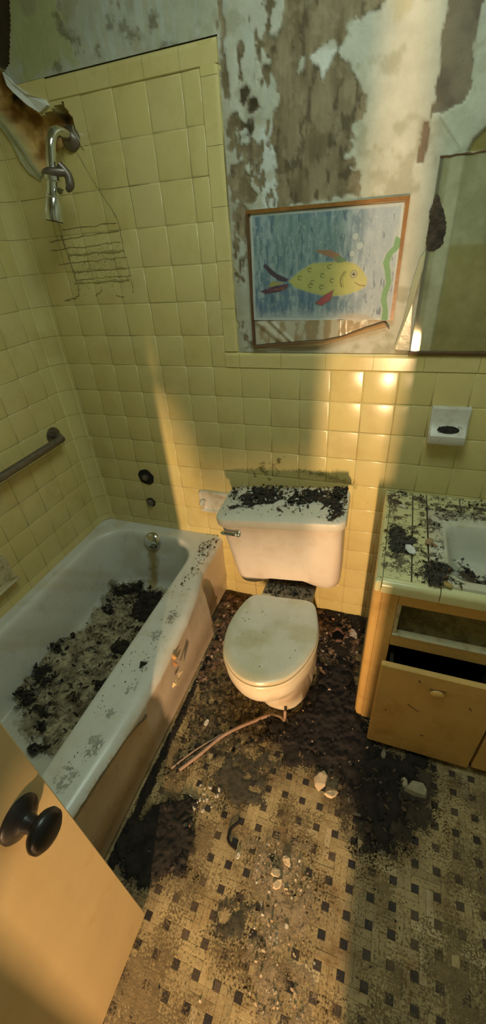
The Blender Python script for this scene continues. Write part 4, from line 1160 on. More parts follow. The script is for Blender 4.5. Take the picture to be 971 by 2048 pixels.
# bowl and pedestal
bl = [ell(0.262, -0.36, 0.108, 0.20, 0.0), ell(0.262, -0.36, 0.110, 0.202, 0.02), ell(0.260, -0.36, 0.100, 0.192, 0.05), ell(0.258, -0.36, 0.090, 0.180, 0.10), ell(0.254, -0.38, 0.088, 0.185, 0.15)]
bl += [egg(0.70, 0.20, 0, 0.045), egg(0.86, 0.25, 0, 0.02), egg(0.95, 0.30, 0, 0.006), egg(0.985, 0.335), egg(0.99, 0.362), egg(0.975, 0.376), egg(0.93, 0.381), egg(0.70, 0.378)]
def bc(a, C):
    n = fbm(a[:, 0] * 1.3, a[:, 1] + a[:, 2] * 1.7, 0.05, 5, 301)
    C = mix3(C, (0.55, 0.38, 0.20), sstep(0.45, 0.65, n) * 0.5)
    C = mix3(C, (0.12, 0.07, 0.035), sstep(0.46, 0.60, n) * sstep(0.11, 0.01, a[:, 2]) * sstep(0.26, 0.34, a[:, 0]) * 0.9)
    return mix3(C, (0.30, 0.18, 0.08), sstep(0.012, 0.0, np.abs(a[:, 2] - 0.31 + 0.02 * (n - 0.5))) * 0.35)
mb = MB(); mb.loft(bl, c=vcol(bl, (0.74, 0.67, 0.52), bc)); o = link('bowl', mb.mesh('bowl', MT['porcelain'], vc=True), toi, label='white china bowl and pedestal with rust stains'); autosmooth(o, 0.8)
sh = [rrect(0.150, 0.345, -0.385, -0.075, 0.03, z=z_) for z_ in (0.30, 0.372, 0.386, 0.389)]
sh[0] = rrect(0.19, 0.32, -0.36, -0.12, 0.03, z=0.24); sh[3] = rrect(0.156, 0.339, -0.379, -0.081, 0.026, z=0.391)
mb = MB(); mb.loft(sh, c=(0.20, 0.17, 0.12)); o = link('rear_deck', mb.mesh('rear_deck', MT['porcelain'], vc=True), toi); autosmooth(o, 0.6)
st_ = [egg(1.0, 0.383, off=-0.004), egg(1.0, 0.386, off=0.002), egg(1.0, 0.395, off=0.003), egg(1.0, 0.400, off=-0.001)]
mb = MB(); mb.loft(st_, c=(0.70, 0.62, 0.44)); o = link('seat', mb.mesh('seat', MT['porcelain'], vc=True), toi, label='yellowed seat ring'); autosmooth(o, 0.8)
ld = [egg(1.0, 0.403, off=-0.006), egg(1.0, 0.405, off=-0.001), egg(1.0, 0.413, off=0.0), egg(1.0, 0.419, off=-0.004), egg(1.0, 0.4215, off=-0.011)] + [egg(s, 0.4215 + 0.003 * (1 - s), off=-0.011 * s) for s in (0.85, 0.68, 0.5, 0.32, 0.15)]
def lc(a, C):
    n = fbm(a[:, 0], a[:, 1], 0.07, 5, 303)
    C = mix3(C, (0.50, 0.48, 0.28), sstep(0.46, 0.66, n) * 0.55)
    C = mix3(C, (0.62, 0.50, 0.28), sstep(0.80, 1.0, np.hypot((a[:, 0] - ec[0]) / 0.155, (a[:, 1] - ec[1]) / 0.185)) * (a[:, 1] < -0.55) * 0.6)
    return C
mb = MB(); mb.loft(ld, c=vcol(ld, (0.66, 0.67, 0.58), lc)); o = link('lid', mb.mesh('lid', MT['porcelain'], vc=True), toi, label='closed white lid with greenish stains'); autosmooth(o, 0.6)
for hx_ in (0.175, 0.315):
    mb = MB(); mb.tube([(hx_ - 0.018, -0.357, 0.404), (hx_ + 0.018, -0.357 + 0.002, 0.404)], 0.009, 12); link('hinge', mb.mesh('hinge', MT['cream']), toi)

# tank, leaning to the left
def rotm(a, b, c):
    ca, sa, cb, sb, cc_, sc_ = math.cos(a), math.sin(a), math.cos(b), math.sin(b), math.cos(c), math.sin(c)
    Rz = np.array([[cc_, -sc_, 0], [sc_, cc_, 0], [0, 0, 1]]); Ry = np.array([[cb, 0, sb], [0, 1, 0], [-sb, 0, cb]]); Rx = np.array([[1, 0, 0], [0, ca, -sa], [0, sa, ca]])
    return Rz @ Ry @ Rx
TR = rotm(0.0309, -0.0889, 0.0483); TO = np.array([0.2007, -0.1931, 0.7262])
def tk(l): return np.asarray(l) @ TR.T + TO
KT = dict(k=8, mx=24, my=10)
def trr(w, d, z, r, yo=0.0, arch=0.0):
    l = rrect(-w / 2, w / 2, -d / 2 + yo, d / 2 + yo, r, **KT)
    l[:, 2] = z + arch * sstep(0.75, 0.15, np.abs(l[:, 0]) / (w / 2)) * (l[:, 1] < yo + 0.02)
    return l
tb_ = [trr(0.36, 0.12, -0.322, 0.05, 0.0, 0.035), trr(0.385, 0.165, -0.336, 0.05, 0.0, 0.036), trr(0.400, 0.190, -0.322, 0.05, 0.0, 0.034), trr(0.408, 0.198, -0.30, 0.048, 0, 0.02)] + \
      [trr(0.410 + 0.036 * t, 0.200 + 0.008 * t, -0.29 + 0.252 * t, 0.045 - 0.01 * t) for t in (0.0, 0.2, 0.4, 0.6, 0.8, 0.95, 1.0)]
tbw = [tk(l) for l in tb_]
def tc(a, C):
    n = fbm(a[:, 0], a[:, 2], 0.05, 4, 305)
    return mix3(C, (0.62, 0.52, 0.40), sstep(0.5, 0.7, n) * 0.35)
mb = MB(); mb.loft(tbw, c=vcol(tbw, (0.74, 0.68, 0.60), tc)); o = tank_o = link('tank', mb.mesh('tank', MT['porcelain'], vc=True), toi); autosmooth(o, 0.8)
tl_ = [trr(0.448, 0.208, -0.037, 0.035), trr(0.462, 0.224, -0.036, 0.038), trr(0.469, 0.230, -0.030, 0.04), trr(0.470, 0.231, -0.012, 0.04), trr(0.466, 0.227, -0.003, 0.038), trr(0.455, 0.216, 0.0, 0.033), trr(0.30, 0.13, 0.001, 0.02)]
tlw = [tk(l) for l in tl_]
mb = MB(); mb.loft(tlw, c=vcol(tlw, (0.68, 0.66, 0.57))); o = link('tank_lid', mb.mesh('tank_lid', MT['porcelain'], vc=True), toi, label='thick china tank lid'); autosmooth(o, 0.7)
lv = MB()
def tkp(*p): return tk(np.array([p]))[0]
lv.tube([tkp(-0.150, -0.100, -0.062), tkp(-0.150, -0.112, -0.062), tkp(-0.150, -0.114, -0.062)], [0.012, 0.012, 0.008], 16)
lv.tube([tkp(-0.146, -0.116, -0.0615), tkp(-0.165, -0.120, -0.060), tkp(-0.200, -0.118, -0.058), tkp(-0.213, -0.116, -0.057)], [0.006, 0.0065, 0.008, 0.005], 12, sub=4)
lv.tube([tkp(-0.148, -0.113, -0.062), tkp(-0.148, -0.120, -0.062), tkp(-0.148, -0.125, -0.062)], [0.009, 0.0105, 0.004], 14)
o = link('flush_lever', lv.mesh('flush_lever', MT['chrome']), tank_o, label='chrome flush lever'); autosmooth(o)

# dirt on the tank lid (surface follows the leaning lid)
nrm = TR @ np.array([0, 0, 1.0])
def lidz(x, y): return TO[2] - (nrm[0] * (x - TO[0]) + nrm[1] * (y - TO[1])) / nrm[2]
def L2W(pts): return [tuple((tk(np.array([[p[0], p[1], 0.0]]))[0])[:2]) for p in pts]
LIDQ = L2W([(-0.225, -0.10), (-0.225, 0.108), (0.225, 0.108), (0.225, -0.10)])
LB = [L2W([(-0.20, -0.045), (-0.17, -0.02), (-0.16, 0.05), (-0.14, 0.100), (-0.03, 0.105), (-0.01, 0.06), (-0.05, 0.00), (-0.11, -0.03)]),
      L2W([(0.02, 0.00), (0.03, 0.06), (0.08, 0.085), (0.15, 0.07), (0.17, 0.02), (0.10, -0.005), (0.06, -0.01)]),
      L2W([(0.165, 0.03), (0.18, 0.10), (0.225, 0.10), (0.225, -0.06), (0.19, -0.09), (0.175, -0.03)])]
crust('black_dirt', LB, 0, MT['film'], 0.0035, 0.012, [(0.008, 0.007, 0.006), (0.05, 0.04, 0.028)], rag=0.035, nscale=0.03, hole=0.36, soft=0.010, clip=lambda x, y: sdf(x, y, LIDQ) < 0, seed=310, base=lidz, label='black flaky dirt heaped on the toilet tank lid', cat='dirt')
LIDP = L2W([(-0.222, -0.09), (-0.222, 0.108), (0.222, 0.108), (0.222, -0.09)])
ll = lambda x, y: lidz(x, y) + 0.002
yy0 = float(np.mean([p[1] for p in LIDP]))
S = scatter(LIDP, 620, 41, dens=lambda x, y: 0.12 + 0.88 * sstep(yy0 - 0.05, yy0 + 0.03, y) * (0.4 + 0.6 * (fbm(x, y, 0.05, 3, 311) > 0.45)), base=ll)
for i, q in enumerate(LB): S += scatter(q, 150, 50 + i, base=lambda x, y: lidz(x, y) + 0.009)
flakes('tank_litter', S, (0.003, 0.020), [BLACK, BLACK, BLACK, DKBR, DKBR, GREY], seed=8, tilt=0.8, label='black and brown flakes scattered over the toilet tank lid', cat='debris')
flakes('pale_scraps', scatter(LIDP, 90, 43, base=lambda x, y: lidz(x, y) + 0.006, dens=lambda x, y: 0.1 + 0.9 * (y > yy0)), (0.004, 0.016), [PALE, TAN, (0.45, 0.47, 0.40)], seed=9, label='pale scraps among the dirt on the toilet tank lid', cat='debris')
S = scatter([(0.160, -0.38), (0.160, -0.20), (0.335, -0.20), (0.335, -0.37)], 420, 44, z=0.392)
flakes('deck_litter', S, (0.004, 0.018), [BLACK, BLACK, DKBR, GREY, TAN], seed=10, tilt=0.8, label='dark debris behind the toilet lid, under the tank', cat='debris')
flakes('lid_specks', scatter([(0.13, -0.45), (0.36, -0.45), (0.35, -0.65), (0.2, -0.69), (0.13, -0.6)], 22, 46, z=0.4225), (0.002, 0.005), [BLACK, DKBR], seed=12, asp=(1, 2), label='few black specks on the closed toilet lid', cat='debris')

# ------------------------------------------------------------------ vanity
ZC = 0.7185
van = thing('vanity_cabinet', (0.95, -0.25, 0.0), 'peach painted vanity cabinet with one drawer missing and one pulled out', 'cabinet')
def pbox(name, par, m, *a, **k):
    lab = k.pop('label', None); b_ = k.pop('bev', 0.0015)
    o = link(name, MB().box(*a, bev=b_).mesh(name, m), par, label=lab); return o
side = [(0.553, -0.001)]
sp = [(0.560, -0.001), (0.556, -0.05), (0.553, -0.25), (0.549, -0.44)] + [(0.549 + 0.022 * (1 - math.cos(a)), -0.468 - 0.022 * math.sin(a)) for a in np.linspace(0.0, math.pi / 2, 8)] + [(0.575, -0.490), (0.575, -0.001)]
mb = MB(); extrude_poly(sp, 0.004, 0.68, 'z', mb=mb); o = link('side_panel', mb.mesh('side_panel', MT['peach']), van, label='painted side panel with rounded front corner'); autosmooth(o, 0.5)
pbox('stile', van, MT['peach'], 0.5755, 0.622, -0.491, -0.470, 0.004, 0.68)
pbox('top_rail', van, MT['peach'], 0.6225, 1.349, -0.491, -0.470, 0.625, 0.68)
pbox('edge_strip', van, MT['cream'], 0.6225, 0.634, -0.492, -0.455, 0.506, 0.6245, label='cream painted edge of the empty drawer opening')
pbox('middle_rail', van, MT['peach'], 0.6225, 1.349, -0.497, -0.468, 0.452, 0.4955)
pbox('rail_cap', van, MT['cream'], 0.6225, 1.349, -0.499, -0.474, 0.496, 0.505, label='chipped cream top edge of the rail')
pbox('shelf', van, MT['dusty'], 0.5755, 1.349, -0.4395, -0.03, 0.470, 0.482, label='dusty yellow brown panel inside the empty drawer opening')
mb = MB(); extrude_poly([(-0.4665, 0.483), (-0.4665, 0.492), (-0.36, 0.640), (-0.36, 0.630)], 0.640, 0.950, 'x', mb=mb)  # board added at a tilt to catch front light in the shaded opening
link('tilted_panel', mb.mesh('tilted_panel', MT['dusty']), van, label='dusty olive brown board tilted inside the drawer opening')
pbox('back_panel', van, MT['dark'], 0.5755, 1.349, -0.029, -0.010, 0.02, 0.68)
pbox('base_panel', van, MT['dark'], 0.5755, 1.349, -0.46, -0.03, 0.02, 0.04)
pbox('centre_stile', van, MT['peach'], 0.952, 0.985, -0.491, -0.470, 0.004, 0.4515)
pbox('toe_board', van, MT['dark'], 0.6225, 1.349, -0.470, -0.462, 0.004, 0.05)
dr = thing('drawer', (0.765, -0.4, 0.03), 'large peach drawer front hanging open under the empty drawer opening', 'drawer')
dfront = pbox('front', dr, MT['peach'], 0.603, 0.926, -0.585, -0.566, 0.028, 0.462, bev=0.003)
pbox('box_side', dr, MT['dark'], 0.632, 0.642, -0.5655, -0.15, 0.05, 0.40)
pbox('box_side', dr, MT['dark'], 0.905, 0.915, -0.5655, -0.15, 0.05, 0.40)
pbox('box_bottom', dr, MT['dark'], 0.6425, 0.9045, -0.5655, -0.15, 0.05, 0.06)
mb = MB(); lo = []
for r_, h_ in [(0.016, 0.0), (0.020, -0.002), (0.0195, -0.006), (0.014, -0.010), (0.006, -0.0115), (0.001, -0.0117)]:
    lo.append([(0.768 + r_ * math.cos(a), -0.5855 + h_, 0.388 + r_ * 0.85 * math.sin(a)) for a in np.linspace(0, 2 * math.pi, 20, endpoint=False)])
mb.loft(lo); o = link('knob', mb.mesh('knob', MT['peach']), dfront, label='worn round painted-over knob'); autosmooth(o)
for (a, b, w_) in (((0.70, 0.30), (0.735, 0.275), 0.0012), ((0.712, 0.43), (0.716, 0.422), 0.002), ((0.76, 0.15), (0.772, 0.149), 0.0016), ((0.745, 0.402), (0.79, 0.407), 0.002), ((0.86, 0.36), (0.868, 0.348), 0.0012), ((0.64, 0.24), (0.644, 0.238), 0.0018)):
    mb = MB(); mb.tube([(a[0], -0.5853, a[1]), ((a[0] + b[0]) / 2, -0.5858, (a[1] + b[1]) / 2 - 0.001), (b[0], -0.5853, b[1])], w_, 5)
    link('scratch', mb.mesh('scratch', MT['frame_dark']), dfront)
dr2 = thing('drawer', (1.1, -0.4, 0.03), 'peach cabinet front at the right picture edge, beside the open drawer', 'drawer')
pbox('front', dr2, MT['peach'], 0.934, 1.30, -0.585, -0.566, 0.040, 0.462, bev=0.003)
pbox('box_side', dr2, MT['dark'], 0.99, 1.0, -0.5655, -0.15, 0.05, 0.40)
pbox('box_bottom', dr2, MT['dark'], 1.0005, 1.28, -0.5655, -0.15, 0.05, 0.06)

# countertop of tiles
ct_ = thing('countertop', (0.95, -0.25, 0.68), 'yellow tiled vanity countertop with dirt in the black grout', 'countertop')
GD = mat('black_grout', (0.03, 0.025, 0.015), 0.95, var=0.4, vscale=60, bump=0.4)
sm_ = MB(); sm_.box(0.5765, 0.6925, -0.4868, -0.002, 0.6805, ZC - 0.008).box(0.6925, 1.16, -0.104, -0.002, 0.6805, ZC - 0.008).box(1.16, 1.349, -0.4868, -0.002, 0.6805, ZC - 0.008)
link('slab', sm_.mesh('slab', GD), ct_)
colt = (0.64, 0.62, 0.34)
def ttile(x0, x1, y0, y1):
    g = 0.0016
    me = MB().box(x0 + g, x1 - g, y0 + g, y1 - g, ZC - 0.0075, ZC, bev=0.0014).mesh('tile', MT['tile'])
    o = link('tile', me, ct_, color=np.array(colt) * (0.93 + 0.12 * random.random()))
rows = [-0.002, -0.112, -0.217, -0.325, -0.432, -0.487]
for a, b in zip(rows[:-1], rows[1:]):
    ttile(0.569, 0.6462, b, a); ttile(0.6462, 0.692, b, a)
x_ = 0.692
while x_ < 1.16:
    ttile(x_, min(x_ + P, 1.16), -0.104, -0.002); x_ += P
for a, b in zip(rows[:-1], rows[1:]): ttile(1.163, 1.271, b, a)
# rounded edge pieces
def edge_piece(p0, p1, along, name='edge_tile'):
    n = 7; r = 0.016; h = 0.038
    if along == 'x':
        prof = [(-0.487, ZC), (-0.487 - 0.006, ZC)] + [(-0.493 - r * math.sin(a), ZC - r * (1 - math.cos(a))) for a in np.linspace(0, math.pi / 2, n)[1:]] + [(-0.509, ZC - h), (-0.4935, ZC - h), (-0.487, ZC - 0.02)]
        v = [(p0 + 0.0012, y, z) for y, z in prof] + [(p1 - 0.0012, y, z) for y, z in prof]
    else:
        prof = [(0.569, ZC), (0.566, ZC)] + [(0.566 - r * math.sin(a), ZC - r * (1 - math.cos(a))) for a in np.linspace(0, math.pi / 2, n)[1:]] + [(0.550, ZC - h), (0.560, ZC - h), (0.569, ZC - 0.02)]
        v = [(x, p0 - 0.0012, z) for x, z in prof] + [(x, p1 + 0.0012, z) for x, z in prof]
    k = len(prof); f = [tuple(range(k)), tuple(range(2 * k - 1, k - 1, -1))] + [(i, i + k, (i + 1) % k + k, (i + 1) % k) for i in range(k)]
    o = link(name, make_mesh(name, v, f, MT['tile']), ct_, color=np.array(colt) * (0.95 + 0.1 * random.random())); autosmooth(o, 0.5)
ys_ = [-0.002, -0.03, -0.182, -0.334, -0.487]
for a, b in zip(ys_[:-1], ys_[1:]): edge_piece(a, b, 'y')
xs_ = [0.569, 0.7206, 0.8726, 1.0246, 1.1766, 1.33]
for a, b in zip(xs_[:-1], xs_[1:]): edge_piece(a, b, 'x')
cl_ = [rrect(0.5505, 0.5685, -0.508, -0.488, 0.007, 3, 2, 2, z=z_) for z_ in (ZC - 0.036, ZC - 0.004)] + [rrect(0.5535, 0.5680, -0.504, -0.4885, 0.006, 3, 2, 2, z=ZC - 0.0005)]
mb = MB(); mb.loft(cl_); o = link('corner_tile', mb.mesh('corner_tile', MT['tile']), ct_, color=colt); autosmooth(o)

# sink
snk = thing('sink', (0.93, -0.3, 0.6), 'white rectangular sink set in the tiled countertop, dirty inside', 'sink')
KS = dict(k=8, mx=16, my=16)
def sk(x0, x1, y0, y1, r, z): return rrect(x0, x1, y0, y1, r, z=z, **KS)
sl = [sk(0.694, 1.158, -0.4868, -0.106, 0.012, ZC - 0.006), sk(0.6935, 1.1585, -0.4872, -0.1055, 0.012, ZC + 0.004), sk(0.697, 1.155, -0.4845, -0.109, 0.012, ZC + 0.008),
      sk(0.740, 1.11, -0.457, -0.180, 0.05, ZC + 0.008), sk(0.745, 1.105, -0.452, -0.186, 0.05, ZC + 0.003), sk(0.752, 1.098, -0.445, -0.193, 0.05, ZC - 0.015), sk(0.770, 1.08, -0.432, -0.21, 0.05, ZC - 0.06), sk(0.785, 1.065, -0.42, -0.222, 0.05, ZC - 0.10), sk(0.81, 1.04, -0.395, -0.245, 0.05, ZC - 0.118), sk(0.87, 0.98, -0.35, -0.29, 0.03, ZC - 0.122)]
def skc(a, C):
    n = fbm(a[:, 0], a[:, 1] + a[:, 2], 0.05, 4, 320)
    C = mix3(C, (0.46, 0.42, 0.26), sstep(0.45, 0.65, n) * 0.5 * (a[:, 2] > ZC + 0.002))
    return mix3(C, (0.40, 0.36, 0.18), sstep(-0.38, -0.44, a[:, 1]) * (a[:, 2] < ZC) * 0.6)
mb = MB(); mb.loft(sl, cap0=False, c=vcol(sl, (0.60, 0.60, 0.50), skc)); o = link('basin', mb.mesh('basin', MT['porcelain'], vc=True), snk); autosmooth(o, 0.9)
mb = MB(); mb.tube([(0.925, -0.32, ZC - 0.121), (0.925, -0.32, ZC - 0.118), (0.925, -0.32, ZC - 0.117)], [0.026, 0.026, 0.02], 18); link('drain', mb.mesh('drain', MT['old_metal']), snk)
VB = W['van_black']
crust('black_dirt', VB[:2], ZC, MT['film'], 0.0032, 0.010, [(0.010, 0.009, 0.007), (0.07, 0.065, 0.05)], rag=0.030, nscale=0.03, hole=0.30, soft=0.018, clip=lambda x, y: (y > -0.497) & (y < -0.003) & (x > 0.56), seed=330, base=lambda x, y: ZC + 0.008 * (x > 0.694), label='two black heaps of dirt on the countertop left of the sink', cat='dirt')
crust('grey_dirt', VB[2:], ZC, MT['film'], 0.0032, 0.006, [(0.03, 0.024, 0.015), (0.16, 0.12, 0.08)], rag=0.028, nscale=0.025, hole=0.40, soft=0.016, clip=lambda x, y: (y < -0.003) & (x > 0.56), seed=340, base=lambda x, y: ZC + 0.008 * (x > 0.694) * (y < -0.105), label='dark dirt along the back of the countertop by the wall', cat='dirt')
VP_ = [(0.556, -0.01), (0.95, -0.01), (0.95, -0.17), (0.745, -0.18), (0.735, -0.44), (0.78, -0.49), (0.68, -0.485), (0.556, -0.44)]
cb = lambda x, y: ZC + 0.0085 * ((x > 0.694) & (y < -0.105)) + 0.001
def vdens(x, y):
    d = np.full(np.shape(x), 9.0)
    for q in VB: d = np.minimum(d, sdf(x, y, q))
    return np.clip(np.exp(-np.maximum(d, 0) / 0.018) + 0.05 + 0.25 * (y > -0.08), 0, 1)
S = scatter(VP_, 620, 61, dens=vdens, base=cb)
for i, q in enumerate(VB[:2]): S += scatter(q, 160, 70 + i, base=lambda x, y: cb(x, y) + 0.008)
crust('counter_film', [VP_], ZC, MT['film'], 0.005, 0.001, [(0.02, 0.017, 0.01), (0.16, 0.13, 0.08)], rag=0.01, nscale=0.05, hole=0.52, soft=0.05, thin=0.66, seed=355, base=lambda x, y: ZC + 0.008 * ((x > 0.694) & (y < -0.105)), clip=lambda x, y: (y > -0.49) & (y < -0.004) & (x > 0.56) & ((x < 0.735) | (y > -0.17)), label='thin dirt film over the countertop tiles and sink edge', cat='dirt')
flakes('counter_litter', S, (0.002, 0.013), [BLACK, BLACK, BLACK, DKBR, (0.10, 0.05, 0.02)], seed=14, tilt=0.7, label='black crumbs scattered round the countertop and sink edge', cat='debris')
sb = lambda x, y: np.interp(np.hypot(x - 0.87, y + 0.30), [0, 0.10], [ZC - 0.108, ZC - 0.075])
SD = [(0.785, -0.262), (0.82, -0.275), (0.845, -0.31), (0.90, -0.27), (0.95, -0.30), (0.93, -0.40), (0.85, -0.40), (0.81, -0.36)]
crust('sink_dirt', [SD], 0, MT['film'], 0.004, 0.014, [(0.012, 0.010, 0.008), (0.09, 0.07, 0.04)], rag=0.03, nscale=0.03, hole=0.32, soft=0.012, seed=350, base=sb, label='wet looking black dirt lying in the sink basin', cat='dirt')
flakes('sink_litter', scatter(SD, 90, 62, base=lambda x, y: sb(x, y) + 0.012), (0.004, 0.022), [BLACK, DKBR, PALE, GREY], seed=15, tilt=0.8, label='black and pale scraps in the sink basin', cat='debris')

# ------------------------------------------------------------------ chips lying about
def chip(x, y, z, s, col, label, group=None, seed=0, flat=0.3, rot=None, name='plaster_chip', asp=1.3):
    r = np.random.RandomState(seed + 500); n = 7
    a0 = r.rand() * 6.28 if rot is None else rot
    lo_, hi_ = [], []
    for i in range(n):
        a = 2 * math.pi * i / n; k = 0.7 + 0.5 * r.rand()
        px, py = math.cos(a) * s * asp * k * 0.5, math.sin(a) * s / asp * k * 0.5
        X_, Y_ = px * math.cos(a0) - py * math.sin(a0), px * math.sin(a0) + py * math.cos(a0)
        lo_.append((X_, Y_, 0.0)); hi_.append((X_ * 0.82, Y_ * 0.82, s * flat * (0.6 + 0.5 * r.rand())))
    mb = MB(); mb.loft([lo_, hi_])
    o = link(name, mb.mesh(name, MT['chip']), None, label, 'chip', group, color=col, recenter=False)
    o.location = (x, y, z)
    o.rotation_euler = (r.randn() * 0.05, r.randn() * 0.05, 0)
    return o
WH = (0.72, 0.68, 0.58); TN = (0.62, 0.50, 0.33)
CF = W['chips_floor']
big = [(0, 0.026, WH, 'white plaster chip beside the tub, left of the toilet foot'), (1, 0.055, TN, 'large tan plaster chunk below the black dirt in mid floor'), (2, 0.040, TN, 'smaller tan plaster chunk touching the large tan one'),
       (3, 0.062, (0.38, 0.36, 0.24), 'large pale triangular plaster flake below the open drawer'), (4, 0.030, (0.40, 0.37, 0.26), 'small pale flake beside the large triangular one'),
       (5, 0.016, WH, 'small bright white chip right of the toilet bowl'), (6, 0.026, WH, 'wider white chip right of the toilet bowl, near the vanity'), (8, 0.045, (0.50, 0.46, 0.42), 'grey white plaster lump beside the floor hole'),
       (9, 0.018, (0.66, 0.64, 0.55), 'single round whitish chip on the bare weave tiles'), (17, 0.030, TN, 'pinkish tan chip at the top of the dust trail'), (18, 0.032, TN, 'pinkish tan chip in the dust trail, second from its top'), (19, 0.026, TN, 'pinkish tan chip in the dust trail, third from its top'),
       (20, 0.024, (0.25, 0.23, 0.17), 'grey lump in the black dirt near the drawer'), (21, 0.030, (0.27, 0.25, 0.17), 'greenish grey lump in the black dirt below the drawer')]
for i, s, c, lb in big:
    chip(CF[i][0], CF[i][1], 0.004, s, c, lb, seed=i, flat=0.28)
for i in range(10, 17):
    chip(CF[i][0], CF[i][1], 0.002, 0.012, WH, 'little white plaster crumb in the cluster between tub and door', 'white crumbs clustered on the floor', seed=i, name='plaster_crumb')
r_ = np.random.RandomState(77)
for i in range(12):
    chip(0.08 + 0.08 * r_.rand(), -0.97 + 0.10 * r_.rand(), 0.002, 0.006 + 0.006 * r_.rand(), WH, 'little white plaster crumb in the cluster between tub and door', 'white crumbs clustered on the floor', seed=60 + i, name='plaster_crumb')
# chips on the countertop
VC_ = W['van_chips']
for i, s, c, lb, h in [(0, 0.036, (0.72, 0.72, 0.68), 'white diamond shaped chip on the black heap on the countertop', 0.012), (1, 0.034, (0.36, 0.25, 0.13), 'brown flat chip at the left edge of the sink', 0.010), (2, 0.030, (0.42, 0.28, 0.09), 'orange brown chip at the front corner of the sink', 0.010), (3, 0.024, (0.60, 0.58, 0.48), 'pale chip at the back left of the countertop', 0.002), (5, 0.020, (0.30, 0.18, 0.09), 'small reddish chip on the sink edge', 0.010)]:
    chip(VC_[i][0], VC_[i][1], ZC + h, s, c, lb, seed=i + 30, flat=0.12)

# ------------------------------------------------------------------ dirt on the floor, shadow strip at the tub foot
free = lambda x, y: (np.hypot(x - 0.437, y + 0.142) > 0.033) & ((x > -0.104) | ((y > -0.272) & (x > -0.156))) & (y < -0.002) & ~((x > 0.55) & (y > -0.47)) & (((x - 0.262) / 0.112) ** 2 + ((y + 0.36) / 0.205) ** 2 > 1)
WHOLE = [(-0.104, -0.02), (0.55, -0.02), (0.55, -0.50), (1.30, -0.50), (1.30, -1.55), (-0.104, -1.55)]
crust('floor_grime', [WHOLE], 0, MT['film'], 0.012, 0.0, [(0.075, 0.052, 0.022), (0.27, 0.20, 0.10)], rag=0.01, nscale=0.16, hole=0.52, soft=0.09, thin=0.74, seed=481, clip=free, label='thin brown grime film over the whole tiled floor', cat='dirt')
crust('black_dirt', [W['fl_black']], 0, MT['film'], 0.006, 0.012, [(0.005, 0.004, 0.005), (0.026, 0.021, 0.016)], rag=0.08, nscale=0.08, hole=0.30, soft=0.055, clip=free, seed=400, label='black soot like dirt between the toilet and the vanity', cat='dirt')
crust('black_dirt', [W['fl_core']], 0, MT['film'], 0.005, 0.022, [(0.006, 0.005, 0.006), (0.028, 0.023, 0.020)], rag=0.05, nscale=0.06, soft=0.035, clip=free, seed=405, label='thick black dirt in front of the vanity side', cat='dirt')
crust('black_dirt', [W['fl_tubcorner']], 0, MT['film'], 0.0045, 0.014, [(0.007, 0.006, 0.006), (0.03, 0.026, 0.02)], rag=0.05, nscale=0.06, soft=0.03, clip=free, seed=410, label='black dirt patch on the floor between tub and door', cat='dirt')
crust('grey_dirt', [W['fl_grey'], W['fl_smear']], 0, MT['film'], 0.0045, 0.003, [(0.03, 0.028, 0.02), (0.10, 0.09, 0.06)], rag=0.06, nscale=0.06, hole=0.36, edge=0.03, soft=0.05, thin=0.9, clip=free, seed=420, label='thin grey smears on the floor in front of the toilet', cat='dirt')
crust('brown_dirt', [W['fl_brown']], 0, MT['film'], 0.0045, 0.004, [(0.02, 0.016, 0.010), (0.075, 0.058, 0.036)], rag=0.07, nscale=0.08, hole=0.30, edge=0.03, soft=0.06, thin=0.95, clip=free, seed=430, label='brown dirt film below the drawer', cat='dirt')
crust('mixed_dirt', [W['fl_leftmess']], 0, MT['film'], 0.0045, 0.005, [(0.03, 0.024, 0.015), (0.15, 0.12, 0.06), (0.3, 0.24, 0.14)], rag=0.08, nscale=0.05, hole=0.44, edge=0.02, soft=0.04, clip=free, seed=440, label='crumbly dirt between the tub apron and the toilet foot', cat='dirt')
FB = [(-0.155, -0.27), (-0.155, -0.02), (0.15, -0.02), (0.36, -0.02), (0.53, -0.02), (0.53, -0.30), (0.40, -0.33), (0.35, -0.2), (0.15, -0.2), (0.02, -0.40), (-0.09, -0.55)]
crust('rubble', [FB], 0, MT['film'], 0.006, 0.010, [(0.05, 0.03, 0.018), (0.20, 0.12, 0.07), (0.38, 0.28, 0.2)], rag=0.05, nscale=0.04, hole=0.40, soft=0.03, clip=free, seed=450, label='brown rubble on the floor behind the toilet', cat='dirt')
tubline = [(-0.103, -0.05), (-0.085, -0.05), (-0.080, -0.5), (-0.072, -1.0), (-0.06, -1.4), (-0.103, -1.4)]
crust('apron_shadow_line', [tubline], 0, MT['film'], 0.005, 0.006, [(0.006, 0.005, 0.005), (0.03, 0.022, 0.015)], rag=0.012, nscale=0.03, soft=0.008, clip=free, seed=455, label='black strip for the shadow gap along the foot of the tub apron', cat='dirt')  # shadow under the apron laid on as a black strip
gz = lambda q, n, s, z=0.006: scatter(q, n, s, z=z)
S = gz(W['fl_black'], 700, 71) + gz(W['fl_tubcorner'], 160, 72) + gz(FB, 420, 73) + gz(W['fl_leftmess'], 380, 74, 0.003)
S = [p for p in S if math.hypot(p[0] - 0.437, p[1] + 0.142) > 0.036 and not (0.10 < p[0] < 0.40 and -0.72 < p[1] < -0.15 and ((p[0] - 0.26) / 0.115) ** 2 + ((p[1] + 0.36) / 0.21) ** 2 < 1)]
flakes('floor_litter', S, (0.004, 0.022), [BLACK, BLACK, DKBR, DKBR, (0.05, 0.04, 0.03), BRN, GREY], seed=20, tilt=0.7, label='dark flakes and scraps strewn over the dirty floor', cat='debris')
